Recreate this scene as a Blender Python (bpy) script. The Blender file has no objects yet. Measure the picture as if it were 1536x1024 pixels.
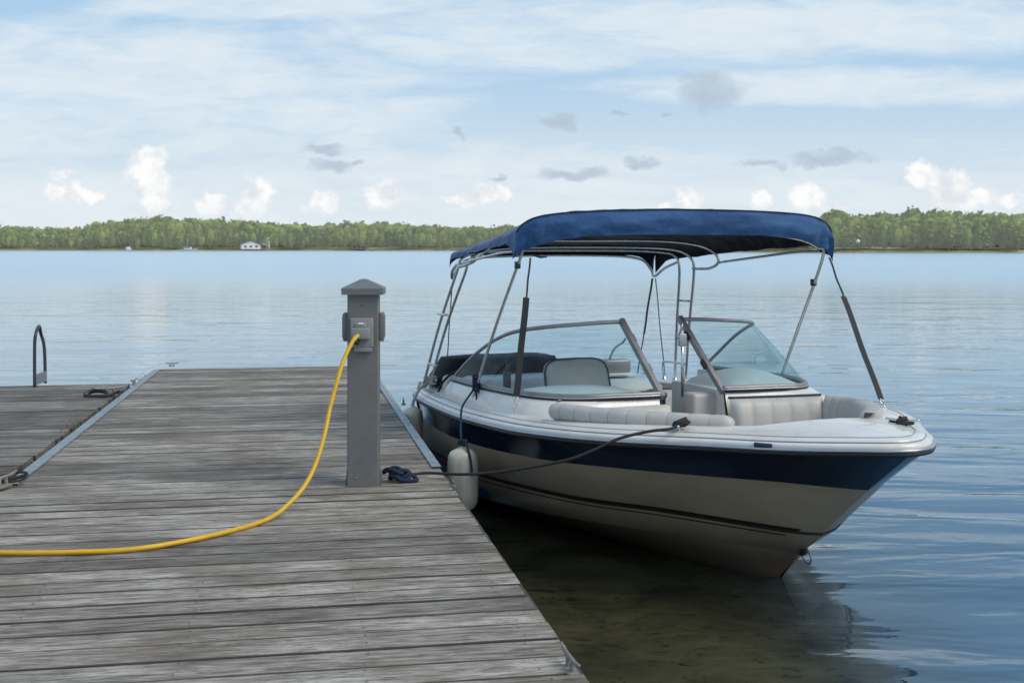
import bpy, math, random
from mathutils import Vector, Matrix, noise
random.seed(7)
R=math.radians
sc=bpy.context.scene
col=sc.collection
CAMZ=1.95
# ------------------------------------------------------------------ helpers
def link(o,parent=None):
    col.objects.link(o)
    if parent is not None: o.parent=parent
    return o
def tag(o,label=None,cat=None,group=None,kind=None):
    if label: o['label']=label
    if cat: o['category']=cat
    if group: o['group']=group
    if kind: o['kind']=kind
    return o
def empty(name,loc=(0,0,0),rz=0):
    o=bpy.data.objects.new(name,None); o.empty_display_size=.1
    o.location=loc; o.rotation_euler=(0,0,rz); return link(o)
class MB:
    def __init__(s): s.v=[]; s.f=[]; s.m=[]; s.sm=[]
    def add(s,v,f,m=0,smooth=True):
        n=len(s.v); s.v+= [tuple(p) for p in v]
        for q in f: s.f.append(tuple(i+n for i in q)); s.m.append(m); s.sm.append(smooth)
        return s
    def box(s,c,d,rz=0,m=0,rot=None,bev=0.0):
        x,y,z=[a/2 for a in d]
        M=rot if rot is not None else Matrix.Rotation(rz,3,'Z')
        if bev<=0:
            v=[(sx*x,sy*y,sz*z) for sx in(-1,1) for sy in(-1,1) for sz in(-1,1)]
            f=[(0,1,3,2),(4,6,7,5),(0,4,5,1),(2,3,7,6),(0,2,6,4),(1,5,7,3)]
        else:
            import bmesh
            bm=bmesh.new(); bmesh.ops.create_cube(bm,size=1)
            for q in bm.verts: q.co=Vector((q.co.x*2*x,q.co.y*2*y,q.co.z*2*z))
            bmesh.ops.bevel(bm,geom=bm.edges[:],offset=bev,segments=3,affect='EDGES',profile=.5)
            bm.verts.index_update()
            v=[tuple(q.co) for q in bm.verts]; f=[tuple(k.index for k in fc.verts) for fc in bm.faces]; bm.free()
        return s.add([M@Vector(p)+Vector(c) for p in v],f,m,bev>0)
    def tube(s,pts,r,n=10,m=0,cap=True,closed=False,flat=None):
        P=[Vector(p) for p in pts]; N=len(P); V=[];Fc=[]
        rr=r if isinstance(r,(list,tuple)) else [r]*N
        up=None
        for i,p in enumerate(P):
            if closed: t=(P[(i+1)%N]-P[i-1]).normalized()
            else: t=(P[min(i+1,N-1)]-P[max(i-1,0)]).normalized()
            if up is None:
                a=Vector((0,0,1)) if abs(t.z)<.9 else Vector((1,0,0))
                up=(a-t*a.dot(t)).normalized()
            else:
                up=(up-t*up.dot(t)); up=up.normalized() if up.length>1e-6 else Vector((1,0,0))
            b=t.cross(up)
            for k in range(n):
                an=2*math.pi*k/n; ca,sa=math.cos(an)*rr[i],math.sin(an)*rr[i]
                if flat: sa*=flat
                V.append(p+up*ca+b*sa)
        for i in range(N if closed else N-1):
            j=(i+1)%N
            for k in range(n):
                k2=(k+1)%n; Fc.append((i*n+k,i*n+k2,j*n+k2,j*n+k))
        if cap and not closed:
            Fc.append(tuple(range(n-1,-1,-1))); Fc.append(tuple((N-1)*n+k for k in range(n)))
        return s.add(V,Fc,m)
    def grid(s,rows,m=0,smooth=True,closed=False):
        n=len(rows[0]); V=[p for r in rows for p in r]; Fc=[]
        for i in range(len(rows)-1):
            for k in range(n if closed else n-1):
                k2=(k+1)%n; Fc.append((i*n+k,i*n+k2,(i+1)*n+k2,(i+1)*n+k))
        return s.add(V,Fc,m,smooth)
    def lathe(s,prof,n=24,c=(0,0,0),axis=None,m=0,flute=0,nf=10):
        M=Matrix.Identity(3) if axis is None else Vector((0,0,1)).rotation_difference(Vector(axis)).to_matrix()
        rows=[]
        for r,z in prof:
            rows.append([M@Vector(((r*(1+flute*(abs(math.cos(nf*math.pi*k/n))-.5) if flute and .06<r else r*1) if False else r)*math.cos(2*math.pi*k/n),
                        r*math.sin(2*math.pi*k/n),z))+Vector(c) for k in range(n)])
        s.grid(rows,m,True,True)
        b=len(s.v)-len(prof)*n
        s.f.append(tuple(b+k for k in range(n-1,-1,-1))); s.m.append(m); s.sm.append(False)
        e=b+(len(prof)-1)*n
        s.f.append(tuple(e+k for k in range(n))); s.m.append(m); s.sm.append(False)
        return s
    def build(s,name,mats,parent=None,normals=True):
        me=bpy.data.meshes.new(name); me.from_pydata(s.v,[],s.f)
        if not isinstance(mats,(list,tuple)): mats=[mats]
        for q in mats: me.materials.append(q)
        me.polygons.foreach_set('material_index',s.m)
        me.polygons.foreach_set('use_smooth',s.sm)
        me.update()
        if normals:
            import bmesh
            bm=bmesh.new(); bm.from_mesh(me); bmesh.ops.recalc_face_normals(bm,faces=bm.faces[:]); bm.to_mesh(me); bm.free()
        o=bpy.data.objects.new(name,me); return link(o,parent)
def cr(pts,k=8,closed=False):
    P=[Vector(p) for p in pts]; out=[]; N=len(P)
    for i in range(N if closed else N-1):
        g=(lambda j:P[j%N]) if closed else (lambda j:P[max(0,min(N-1,j))])
        a,b,c,d=g(i-1),g(i),g(i+1),g(i+2)
        for q in range(k):
            t=q/k; out.append(.5*((2*b)+(c-a)*t+(2*a-5*b+4*c-d)*t*t+(3*b-a-3*c+d)*t**3))
    if not closed: out.append(P[-1])
    return out
def lerp(a,b,t): return a+(b-a)*t
def interp(tab,x):
    if x<=tab[0][0]: return tab[0][1]
    for (a,b),(c,d) in zip(tab,tab[1:]):
        if x<=c: return b+(d-b)*(x-a)/(c-a)
    return tab[-1][1]
def resample(P,n):
    P=[Vector(p) for p in P]; L=[0]
    for a,b in zip(P,P[1:]): L.append(L[-1]+(b-a).length)
    out=[];j=0
    for i in range(n):
        d=L[-1]*i/(n-1)
        while j<len(P)-2 and L[j+1]<d: j+=1
        t=(d-L[j])/max(1e-9,L[j+1]-L[j]); out.append(P[j].lerp(P[j+1],min(1,t)))
    return out
# ------------------------------------------------------------------ material helper
class NT:
    def __init__(s,tree): s.t=tree; s.n=tree.nodes; s.l=tree.links
    def new(s,ty,**k):
        n=s.n.new(ty)
        for a,b in k.items(): setattr(n,a,b)
        return n
    def put(s,sock,v):
        if isinstance(v,bpy.types.NodeSocket): s.l.new(v,sock)
        elif v is not None: sock.default_value=v
    def math(s,op,a,b=None,c=None,clamp=False):
        n=s.new('ShaderNodeMath',operation=op,use_clamp=clamp)
        s.put(n.inputs[0],a); s.put(n.inputs[1],b); s.put(n.inputs[2],c); return n.outputs[0]
    def noise(s,vec,scale,detail=4,rough=.55,dist=0):
        n=s.new('ShaderNodeTexNoise'); s.put(n.inputs['Vector'],vec)
        n.inputs['Scale'].default_value=scale; n.inputs['Detail'].default_value=detail
        n.inputs['Roughness'].default_value=rough; n.inputs['Distortion'].default_value=dist; return n.outputs['Fac']
    def map(s,vec,sc=(1,1,1),rot=(0,0,0),loc=(0,0,0)):
        n=s.new('ShaderNodeMapping'); s.put(n.inputs[0],vec); n.inputs[1].default_value=loc
        n.inputs[2].default_value=rot; n.inputs[3].default_value=sc; return n.outputs[0]
    def ramp(s,fac,stops):
        n=s.new('ShaderNodeValToRGB'); s.put(n.inputs[0],fac); e=n.color_ramp.elements
        while len(e)<len(stops): e.new(.5)
        for q,(p,c) in zip(e,stops):
            q.position=p; q.color=(c,c,c,1) if not isinstance(c,(tuple,list)) else (*c,1)
        return n.outputs[0]
    def mix(s,f,a,b,mode='MIX'):
        n=s.new('ShaderNodeMix',data_type='RGBA',blend_type=mode)
        s.put(n.inputs[0],f)
        for sk,v in((n.inputs[6],a),(n.inputs[7],b)):
            if isinstance(v,(tuple,list)) and len(v)==3: v=(*v,1)
            s.put(sk,v)
        return n.outputs[2]
    def sstep(s,x,a,b):
        n=s.new('ShaderNodeMapRange',interpolation_type='SMOOTHSTEP'); s.put(n.inputs[0],x)
        s.put(n.inputs[1],a); s.put(n.inputs[2],b); n.inputs[3].default_value=0; n.inputs[4].default_value=1; return n.outputs[0]
def mat(name):
    m=bpy.data.materials.new(name); m.use_nodes=True; t=NT(m.node_tree)
    p=t.n['Principled BSDF']; return m,t,p
def simple(name,c,rough=.5,metal=0,var=.12,scale=12,bump=0,coat=0,spec=.5,dirt=None):
    m,t,p=mat(name); tc=t.new('ShaderNodeTexCoord').outputs['Object']
    n=t.noise(tc,scale,5,.6)
    lo=tuple(a*(1-var) for a in c); hi=tuple(min(1,a*(1+var)) for a in c)
    cc=t.mix(t.ramp(n,[(.3,0),(.7,1)]),lo,hi)
    if dirt:
        d=t.ramp(t.noise(tc,dirt[1],8,.7),[(.5,0),(.75,1)]); cc=t.mix(t.math('MULTIPLY',d,dirt[2]),cc,dirt[0])
    t.put(p.inputs['Base Color'],cc)
    t.put(p.inputs['Roughness'],t.math('MULTIPLY_ADD',n,.25,rough-.125))
    p.inputs['Metallic'].default_value=metal; p.inputs['Specular IOR Level'].default_value=spec
    p.inputs['Coat Weight'].default_value=coat; p.inputs['Coat Roughness'].default_value=.06
    if bump:
        b=t.new('ShaderNodeBump'); b.inputs['Strength'].default_value=bump; b.inputs['Distance'].default_value=.004
        t.put(b.inputs['Height'],t.noise(tc,scale*6,4,.6)); t.put(p.inputs['Normal'],b.outputs[0])
    return m
M={}
M['gel']=simple('white gelcoat',(.70,.665,.61),.3,var=.05,scale=5,coat=.3,dirt=((.42,.39,.33),4,.45))
M['liner']=simple('grey liner',(.42,.42,.42),.5,var=.08)
M['vinyl']=simple('grey vinyl',(.50,.465,.425),.5,var=.07,scale=7,bump=.3,dirt=((.3,.28,.25),6,.35))
M['vinyl2']=simple('pale vinyl',(.6,.6,.6),.5,var=.06,scale=7,bump=.3)
M['piping']=simple('dark piping',(.02,.028,.045),.45)
M['ss']=simple('stainless',(.62,.61,.58),.24,metal=1,var=.12,scale=20)
M['galv']=simple('galvanised steel',(.30,.33,.345),.5,metal=.5,var=.25,scale=14,dirt=((.2,.2,.19),9,.7))
M['rust']=simple('old galvanised iron',(.27,.25,.22),.65,metal=.4,var=.3,scale=30,bump=.5,dirt=((.16,.08,.04),20,.6))
M['alu']=simple('anodised frame',(.27,.255,.265),.42,metal=.55,var=.12,scale=10,dirt=((.3,.29,.29),9,.5))
M['silver']=simple('silver trim',(.42,.42,.44),.35,metal=.7,var=.1,scale=10)
M['dsteel']=simple('dark weathered steel',(.06,.065,.07),.45,metal=.4)
M['rubber']=simple('black rubber',(.015,.015,.018),.5)
M['strap']=simple('black webbing',(.014,.016,.02),.75,bump=.5,scale=30)
M['cover']=simple('black vinyl cover',(.008,.009,.012),.7,var=.3,scale=5,bump=.6,spec=.2)
M['navyp']=simple('navy plastic',(.012,.035,.085),.45)
M['blackm']=simple('black fitting',(.02,.02,.02),.4)
M['post']=simple('grey post paint',(.150,.150,.145),.5,var=.06,scale=5,bump=.15,dirt=((.09,.09,.085),14,.5))
M['box']=simple('grey outlet plastic',(.25,.25,.245),.5,var=.06,scale=12,dirt=((.17,.165,.16),25,.6))
M['yellow']=simple('yellow cable jacket',(.68,.38,.012),.45,var=.1,scale=6,dirt=((.33,.2,.03),18,.5))
M['rope']=simple('navy rope',(.008,.02,.05),.8,var=.5,scale=60,bump=1)
M['drope']=simple('dark rope',(.03,.026,.024),.8,var=.5,scale=80,bump=1)
M['trope']=simple('tan rope',(.42,.36,.29),.85,var=.3,scale=80,bump=1)
M['fend']=simple('cream fender',(.56,.50,.40),.38,var=.06,scale=8,coat=.1,dirt=((.3,.26,.2),9,.6))
M['dark']=simple('dark void',(.01,.01,.01),.9)
M['float']=simple('dock float',(.03,.03,.032),.7)
M['woodframe']=simple('frame timber',(.085,.078,.068),.85,var=.3,scale=9,bump=.8)
# glass
def glassmat():
    m=bpy.data.materials.new('tinted glass'); m.use_nodes=True; t=NT(m.node_tree); t.n.clear()
    o=t.new('ShaderNodeOutputMaterial'); tr=t.new('ShaderNodeBsdfTransparent'); tc=t.new('ShaderNodeTexCoord').outputs['Object']
    nz=t.noise(t.map(tc,(1,1,4)),3,6,.65)
    tr.inputs[0].default_value=(.80,.91,.92,1)
    gl=t.new('ShaderNodeBsdfGlossy'); gl.inputs[1].default_value=.03; gl.inputs[0].default_value=(.9,.95,.96,1)
    df=t.new('ShaderNodeBsdfDiffuse'); df.inputs[0].default_value=(.55,.62,.62,1)
    fr=t.new('ShaderNodeFresnel'); fr.inputs[0].default_value=1.45
    a=t.new('ShaderNodeMixShader'); t.put(a.inputs[0],t.math('MULTIPLY_ADD',t.ramp(nz,[(.45,0),(.8,1)]),.08,.015)); t.l.new(tr.outputs[0],a.inputs[1]); t.l.new(df.outputs[0],a.inputs[2])
    b=t.new('ShaderNodeMixShader'); t.put(b.inputs[0],t.math('MULTIPLY',fr.outputs[0],.3)); t.l.new(a.outputs[0],b.inputs[1]); t.l.new(gl.outputs[0],b.inputs[2])
    t.l.new(b.outputs[0],o.inputs[0]); return m
M['glass']=glassmat()
# hull paint: cream gelcoat, grime rising from the waterline, brown bottom
def hullmat():
    m,t,p=mat('cream hull'); tc=t.new('ShaderNodeTexCoord').outputs['Object']
    sp=t.new('ShaderNodeSeparateXYZ'); t.put(sp.inputs[0],tc)
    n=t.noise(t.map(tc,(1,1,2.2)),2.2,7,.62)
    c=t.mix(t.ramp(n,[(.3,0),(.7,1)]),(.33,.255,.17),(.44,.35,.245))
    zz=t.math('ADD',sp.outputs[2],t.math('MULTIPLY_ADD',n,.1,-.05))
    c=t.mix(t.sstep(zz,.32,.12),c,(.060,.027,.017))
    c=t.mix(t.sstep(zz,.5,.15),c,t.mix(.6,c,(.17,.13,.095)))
    t.put(p.inputs['Base Color'],c); t.put(p.inputs['Roughness'],t.math('MULTIPLY_ADD',n,.2,.2))
    p.inputs['Coat Weight'].default_value=.25; p.inputs['Coat Roughness'].default_value=.12
    return m
M['hull']=hullmat()
M['navy']=simple('navy hull band',(.006,.014,.032),.16,var=.15,scale=3,coat=.6)
def pleatmat():
    return M['vinyl']
def canvasmat():
    m,t,p=mat('blue canvas'); tc=t.new('ShaderNodeTexCoord').outputs['Object']
    n=t.noise(tc,3,7,.6); n2=t.noise(t.map(tc,(1,.45,1)),5,2,.45)
    c=t.mix(t.ramp(n,[(.3,0),(.72,1)]),(.022,.068,.172),(.042,.115,.255))
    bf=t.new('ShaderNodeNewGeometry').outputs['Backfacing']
    c=t.mix(bf,c,(.004,.006,.012)); t.put(p.inputs['Base Color'],c)  # shade under the canopy put into the back face colour
    p.inputs['Roughness'].default_value=.75; p.inputs['Sheen Weight'].default_value=.15; p.inputs['Specular IOR Level'].default_value=.25
    b=t.new('ShaderNodeBump'); b.inputs['Strength'].default_value=.7; b.inputs['Distance'].default_value=.07
    t.put(b.inputs['Height'],t.math('ADD',t.math('MULTIPLY_ADD',t.noise(t.map(tc,(1,.6,1)),15,3,.5,.8),.22,n2),t.math('MULTIPLY',t.noise(tc,250,2,.5),.02))); t.put(p.inputs['Normal'],b.outputs[0])
    return m
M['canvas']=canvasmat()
# weathered wood, boards run along local X
def woodmat(name,dark=1.0):
    m,t,p=mat(name); tc=t.new('ShaderNodeTexCoord').outputs['Object']
    ge=t.new('ShaderNodeNewGeometry'); rnd=ge.outputs['Random Per Island']
    cmb=t.new('ShaderNodeCombineXYZ'); t.put(cmb.inputs[0],t.math('MULTIPLY',rnd,37.)); t.put(cmb.inputs[2],t.math('MULTIPLY',rnd,11.))
    va=t.new('ShaderNodeVectorMath',operation='ADD'); t.put(va.inputs[0],tc); t.put(va.inputs[1],cmb.outputs[0]); v=va.outputs[0]
    g1=t.noise(t.map(v,(2.2,21,15)),2.2,9,.7,.3)          # long grain
    g2=t.noise(t.map(v,(5.5,46,30)),2.0,7,.75,.35)              # fine fibres
    g3=t.noise(t.map(tc,(1,1.6,1)),1.5,6,.6)                # stains across boards
    g4=t.noise(t.map(v,(1.8,52,10)),1.5,8,.72,.2)                # cracks and flakes
    f=t.math('ADD',t.math('MULTIPLY',g1,.55),t.math('MULTIPLY',g2,.45))
    c=t.ramp(g1,[(.34,(.10,.090,.078)),(.46,(.215,.20,.18)),(.55,(.31,.297,.272)),(.68,(.44,.425,.395))])
    g2c=t.ramp(g2,[(.33,(.42,.40,.38)),(.46,(.85,.84,.83)),(.56,(1.0,1.0,1.0)),(.66,(1.3,1.3,1.3))])
    c=t.mix(1.0,c,g2c,'MULTIPLY')
    c=t.mix(t.math('MULTIPLY',t.ramp(g3,[(.44,0),(.62,1)]),.62),c,(.105,.082,.064))
    pale=t.noise(t.map(tc,(.8,2.2,1),loc=(4,2,0)),1.9,6,.65)
    c=t.mix(t.math('MULTIPLY',t.ramp(pale,[(.52,0),(.64,1)]),t.math('MULTIPLY',t.ramp(g2,[(.42,0),(.55,1)]),.6)),c,(.50,.49,.465))
    c=t.mix(t.ramp(g4,[(.575,0),(.62,1)]),c,(.045,.037,.030))
    br=t.math('MULTIPLY_ADD',rnd,.55,.68)
    hs=t.new('ShaderNodeHueSaturation'); t.put(hs.inputs['Color'],t.mix(1.0,c,(1.24,1.155,1.06),'MULTIPLY')); t.put(hs.inputs['Value'],t.math('MULTIPLY',br,dark)); 
    t.put(p.inputs['Base Color'],hs.outputs[0])
    p.inputs['Roughness'].default_value=.72; p.inputs['Specular IOR Level'].default_value=.3
    b=t.new('ShaderNodeBump'); b.inputs['Strength'].default_value=.8; b.inputs['Distance'].default_value=.006
    t.put(b.inputs['Height'],t.math('SUBTRACT',f,t.math('MULTIPLY',g4,.5))); t.put(p.inputs['Normal'],b.outputs[0])
    return m
M['edge']=simple('gap shade and nail heads',(.060,.053,.046),.95)  # gap shade put into the board sides and bevels; nail heads share it
M['wood']=woodmat('weathered boards',.92); M['wood2']=woodmat('darker weathered boards',.66)

# ------------------------------------------------------------------ world
F=1790.
def U(px): return (px-768)/F
def V_(py): return (371-py)/F
w=bpy.data.worlds.new("World"); sc.world=w; w.use_nodes=True; t=NT(w.node_tree); t.n.clear()
out=t.new('ShaderNodeOutputWorld'); bg=t.new('ShaderNodeBackground'); t.l.new(bg.outputs[0],out.inputs[0])
SUN_EL=R(48); SUN_AZ=R(112)   # azimuth clockwise from +Y
sky=t.new('ShaderNodeTexSky',sky_type='NISHITA'); sky.sun_disc=False; sky.sun_elevation=SUN_EL; sky.sun_rotation=SUN_AZ
sky.air_density=1.0; sky.dust_density=1.0; sky.ozone_density=1.0
STR=.1
tc=t.new('ShaderNodeTexCoord').outputs['Generated']
sp=t.new('ShaderNodeSeparateXYZ'); t.put(sp.inputs[0],tc); X,Y,Z=sp.outputs
Yc=t.math('MAXIMUM',Y,.12); u=t.math('DIVIDE',X,Yc); v=t.math('DIVIDE',Z,Yc)
uv=t.new('ShaderNodeCombineXYZ'); t.put(uv.inputs[0],u); t.put(uv.inputs[1],v); uvs=uv.outputs[0]
front=t.sstep(Y,.15,.35)
n_big=t.noise(t.map(uvs,(2.2,9,1),(0,0,R(-8))),2.0,8,.6,.6)
n_fine=t.noise(t.map(uvs,(7,34,1),(0,0,R(-10))),2.0,8,.65,.8)
def ell(cx,cy,rx,ry,uu,vv):
    a=t.math('MULTIPLY',t.math('SUBTRACT',uu,U(cx)),F/rx); b=t.math('MULTIPLY',t.math('SUBTRACT',vv,V_(cy)),F/ry)
    return t.math('SUBTRACT',1.0,t.math('ADD',t.math('MULTIPLY',a,a),t.math('MULTIPLY',b,b)))
def union(L,uu,vv,k=None):
    r=None
    for q in L:
        e=ell(*q[:4],uu,vv)
        r=e if r is None else (t.math('MAXIMUM',r,e) if k is None else t.math('SMOOTH_MAX',r,e,k))
    return r
# cirrus veils
veil=union([(180,150,520,120),(900,50,420,62),(1420,30,330,50),(1300,130,420,30),(420,10,300,22),(760,320,1500,110)],u,v,.3)
cir=t.math('ADD',t.math('MULTIPLY',t.sstep(veil,-1.2,.9),.42),t.math('ADD',t.math('MULTIPLY',n_big,.75),t.math('MULTIPLY',n_fine,.5)))
cirm=t.math('MULTIPLY',t.sstep(cir,.70,1.20),.85)
haze=t.sstep(v,.17,.0)
cirm=t.math('MAXIMUM',cirm,t.math('MULTIPLY',haze,.42))
skyc=sky.outputs[0]
K=1/STR
blue=t.mix(t.sstep(v,-.01,.17),(.69*K,.785*K,.855*K),(.43*K,.635*K,.85*K))
blue=t.mix(t.sstep(Z,.3,1.0),blue,(.26*K,.43*K,.68*K))
base=t.mix(.94,skyc,blue)
c=t.mix(cirm,base,(.80*K,.87*K,.91*K))
# small grey clouds
dn=t.noise(t.map(uvs,(14,22,1)),2.4,6,.6); dn2=t.noise(t.map(uvs,(14,22,1),loc=(5,3,0)),2.4,6,.6)
ud=t.math('ADD',u,t.math('MULTIPLY_ADD',dn,.05,-.025)); vd=t.math('ADD',v,t.math('MULTIPLY_ADD',dn2,.03,-.015))
gr=union([(500,252,34,11),(486,225,24,7),(541,246,12,5),(1060,138,44,26),(843,184,24,10),(682,200,11,6),(857,260,48,10),(960,243,22,9),(1140,246,34,6),(1245,238,56,11),(745,260,14,4),(928,168,14,4),(1004,175,10,5)],ud,vd)
c=t.mix(t.math('MULTIPLY',t.math('MULTIPLY',t.sstep(gr,-1.0,1.1),.8),front),c,(.45*K,.545*K,.645*K))
# cumulus puffs above the far shore
pn=t.noise(uvs,62,7,.6); pn2=t.noise(t.map(uvs,loc=(3,7,0)),62,7,.6)
up_=t.math('ADD',u,t.math('MULTIPLY_ADD',pn,.026,-.013)); vp_=t.math('ADD',v,t.math('MULTIPLY_ADD',pn2,.026,-.013))
cu=union([(226,240,27,20),(210,264,24,17),(226,280,28,30),(240,305,20,16),(94,260,16,9),(96,290,34,14),(130,296,22,9),(316,308,22,16),(386,290,24,22),(372,314,32,12),(488,304,22,15),(468,315,18,8),(574,294,26,19),(738,291,26,12),(700,301,34,8),(1034,297,19,16),(1000,307,12,7),
 (1141,300,16,14),(1213,297,24,18),(1246,310,26,7),(1384,262,22,18),(1420,278,34,22),(1458,298,44,14),(1522,300,30,10)],up_,vp_,.15)
cm=t.math('MULTIPLY',t.math('MULTIPLY',t.sstep(cu,-.75,.5),t.sstep(v,.014,.04)),front)
shade=t.sstep(t.noise(t.map(uvs,(1,1,1),loc=(.006,-.01,0)),42,6,.6),.35,.62)
c=t.mix(t.math('MULTIPLY',cm,.92),c,t.mix(shade,(.74*K,.79*K,.84*K),(1.02*K,1.01*K,1.0*K)))
# behind the viewer: loose broken cloud so reflections and light stay uneven
back=t.noise(tc,2.2,7,.6,.4)
c=t.mix(t.math('MULTIPLY',t.math('MULTIPLY',t.sstep(back,.45,.7),.6),t.math('SUBTRACT',1.0,front)),c,(.8*K,.83*K,.86*K))
t.put(bg.inputs[0],c); bg.inputs[1].default_value=STR
# sun
sd=bpy.data.lights.new('sun','SUN'); sd.energy=2.3; sd.angle=R(35); sd.color=(1,.93,.82)
so=link(bpy.data.objects.new('sun',sd)); dvec=Vector((math.sin(SUN_AZ)*math.cos(SUN_EL),math.cos(SUN_AZ)*math.cos(SUN_EL),math.sin(SUN_EL)))
so.rotation_euler=dvec.to_track_quat('Z','Y').to_euler(); so.location=(20,-10,30)
# camera
cd=bpy.data.cameras.new('camera'); cam=link(bpy.data.objects.new('camera',cd)); sc.camera=cam
cam.location=(0,0,CAMZ); cam.rotation_euler=(R(90),0,0)
cd.lens=36*F/1536; cd.sensor_width=36; cd.shift_y=-(512-371)/1536; cd.clip_start=.05; cd.clip_end=20000
cd.dof.use_dof=True; cd.dof.focus_distance=5.9; cd.dof.aperture_fstop=5.6
sc.view_settings.view_transform='Standard'; sc.view_settings.look='None'; sc.view_settings.exposure=0
sc.cycles.use_denoising=True

# ------------------------------------------------------------------ water
def watermat():
    m=bpy.data.materials.new('lake water'); m.use_nodes=True; t=NT(m.node_tree); t.n.clear()
    o=t.new('ShaderNodeOutputMaterial'); ge=t.new('ShaderNodeNewGeometry'); P=ge.outputs['Position']
    ln=t.new('ShaderNodeVectorMath',operation='LENGTH'); t.put(ln.inputs[0],P); D=ln.outputs['Value']
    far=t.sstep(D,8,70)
    # murky lake bed seen through the shallow water, then painted sky reflection
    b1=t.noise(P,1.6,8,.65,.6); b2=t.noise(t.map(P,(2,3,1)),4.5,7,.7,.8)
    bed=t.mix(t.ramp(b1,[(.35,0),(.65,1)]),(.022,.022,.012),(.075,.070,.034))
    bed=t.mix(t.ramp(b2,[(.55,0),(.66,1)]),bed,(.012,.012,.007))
    sx=t.new('ShaderNodeSeparateXYZ'); t.put(sx.inputs[0],P); sky_tint=t.math('MAXIMUM',t.sstep(D,7.5,14),t.sstep(t.math('ADD',sx.outputs[0],t.math('MULTIPLY',b1,.5)),1.3,2.8))
    bed=t.mix(sky_tint,bed,t.mix(t.sstep(D,7,20),(.020,.072,.135),(.05,.14,.22)))  # blue of the reflected sky put into the body colour, rightward and farther out
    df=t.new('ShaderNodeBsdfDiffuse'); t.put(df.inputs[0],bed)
    w1=t.noise(t.map(P,(.42,1.15,1),(0,0,R(12))),1.15,3,.45,.6)
    w2=t.noise(t.map(P,(1.3,3.6,1),(0,0,R(8))),1.7,3,.55,.4)
    w3=t.noise(t.map(P,(.10,.34,1),(0,0,R(5))),1.0,3,.5)
    near=t.math('SUBTRACT',1.0,t.sstep(D,20,90))
    h=t.math('ADD',t.math('MULTIPLY',w1,t.math('MULTIPLY_ADD',t.math('SUBTRACT',1.0,t.sstep(D,8,26)),.055,.030)),t.math('ADD',t.math('MULTIPLY',t.math('MULTIPLY',w2,.006),near),t.math('MULTIPLY',w3,.055)))
    b=t.new('ShaderNodeBump'); b.inputs['Distance'].default_value=1.0; b.inputs['Strength'].default_value=.62; t.put(b.inputs['Height'],h)
    gl=t.new('ShaderNodeBsdfGlossy'); gl.inputs[0].default_value=(.93,.98,1,1); t.put(gl.inputs[1],t.math('MULTIPLY_ADD',t.sstep(D,9,110),.21,t.math('MULTIPLY',far,.05))); t.put(gl.inputs['Normal'],b.outputs[0])
    fr=t.new('ShaderNodeFresnel'); fr.inputs[0].default_value=1.42; t.put(fr.inputs['Normal'],b.outputs[0])
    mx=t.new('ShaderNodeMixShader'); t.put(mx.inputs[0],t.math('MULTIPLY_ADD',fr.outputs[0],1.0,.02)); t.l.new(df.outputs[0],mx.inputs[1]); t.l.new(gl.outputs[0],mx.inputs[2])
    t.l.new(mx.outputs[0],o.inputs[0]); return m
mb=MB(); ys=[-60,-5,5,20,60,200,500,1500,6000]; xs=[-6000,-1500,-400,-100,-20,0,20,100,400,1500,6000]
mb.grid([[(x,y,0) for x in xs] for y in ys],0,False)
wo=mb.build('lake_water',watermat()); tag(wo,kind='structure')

# ------------------------------------------------------------------ far shore
TOP=[(-300,336),(0,335),(60,341),(120,339),(150,329),(200,326),(260,323),(330,325),(400,332),(430,335),(470,334),(540,330),(600,334),(700,339),(760,337),(900,333),(1100,325),(1180,321),(1250,317),(1300,319),(1400,315),(1450,316),(1536,319),(1850,318)]
SH=[(-400,700),(500,690),(760,640),(1000,520),(1250,440),(1536,430),(1950,425)]
def shoreY(px): return interp(SH,px)
fol,t,p=mat('far foliage'); tc=t.new('ShaderNodeTexCoord').outputs['Object']
ri=t.new('ShaderNodeNewGeometry').outputs['Random Per Island']
n=t.noise(tc,.03,4,.65); n2=t.noise(tc,.11,3,.6)
fc=t.mix(t.ramp(n,[(.35,0),(.65,1)]),(.045,.088,.024),(.18,.235,.055))
fc=t.mix(t.ramp(n2,[(.3,0),(.75,1)]),fc,(.26,.285,.08))
hs=t.new('ShaderNodeHueSaturation'); t.put(hs.inputs['Color'],fc); t.put(hs.inputs['Value'],t.math('MULTIPLY_ADD',ri,.75,.68)); hs.inputs['Saturation'].default_value=1.05
t.put(p.inputs['Base Color'],hs.outputs[0]); p.inputs['Roughness'].default_value=.8; p.inputs['Specular IOR Level'].default_value=.1
# lake haze put into the foliage itself as a faint even glow
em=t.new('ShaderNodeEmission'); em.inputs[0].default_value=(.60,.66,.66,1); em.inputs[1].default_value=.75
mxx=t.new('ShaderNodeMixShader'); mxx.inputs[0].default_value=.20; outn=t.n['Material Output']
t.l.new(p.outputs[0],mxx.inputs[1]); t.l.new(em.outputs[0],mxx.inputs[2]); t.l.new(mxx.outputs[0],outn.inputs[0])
M['fol']=fol
M['bark']=simple('far trunks',(.30,.26,.21),.8,var=.3,scale=.5)
M['shoreg']=simple('far shore ground',(.26,.25,.12),.9,var=.4,scale=.05,dirt=((.62,.48,.36),.04,.9))
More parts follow.
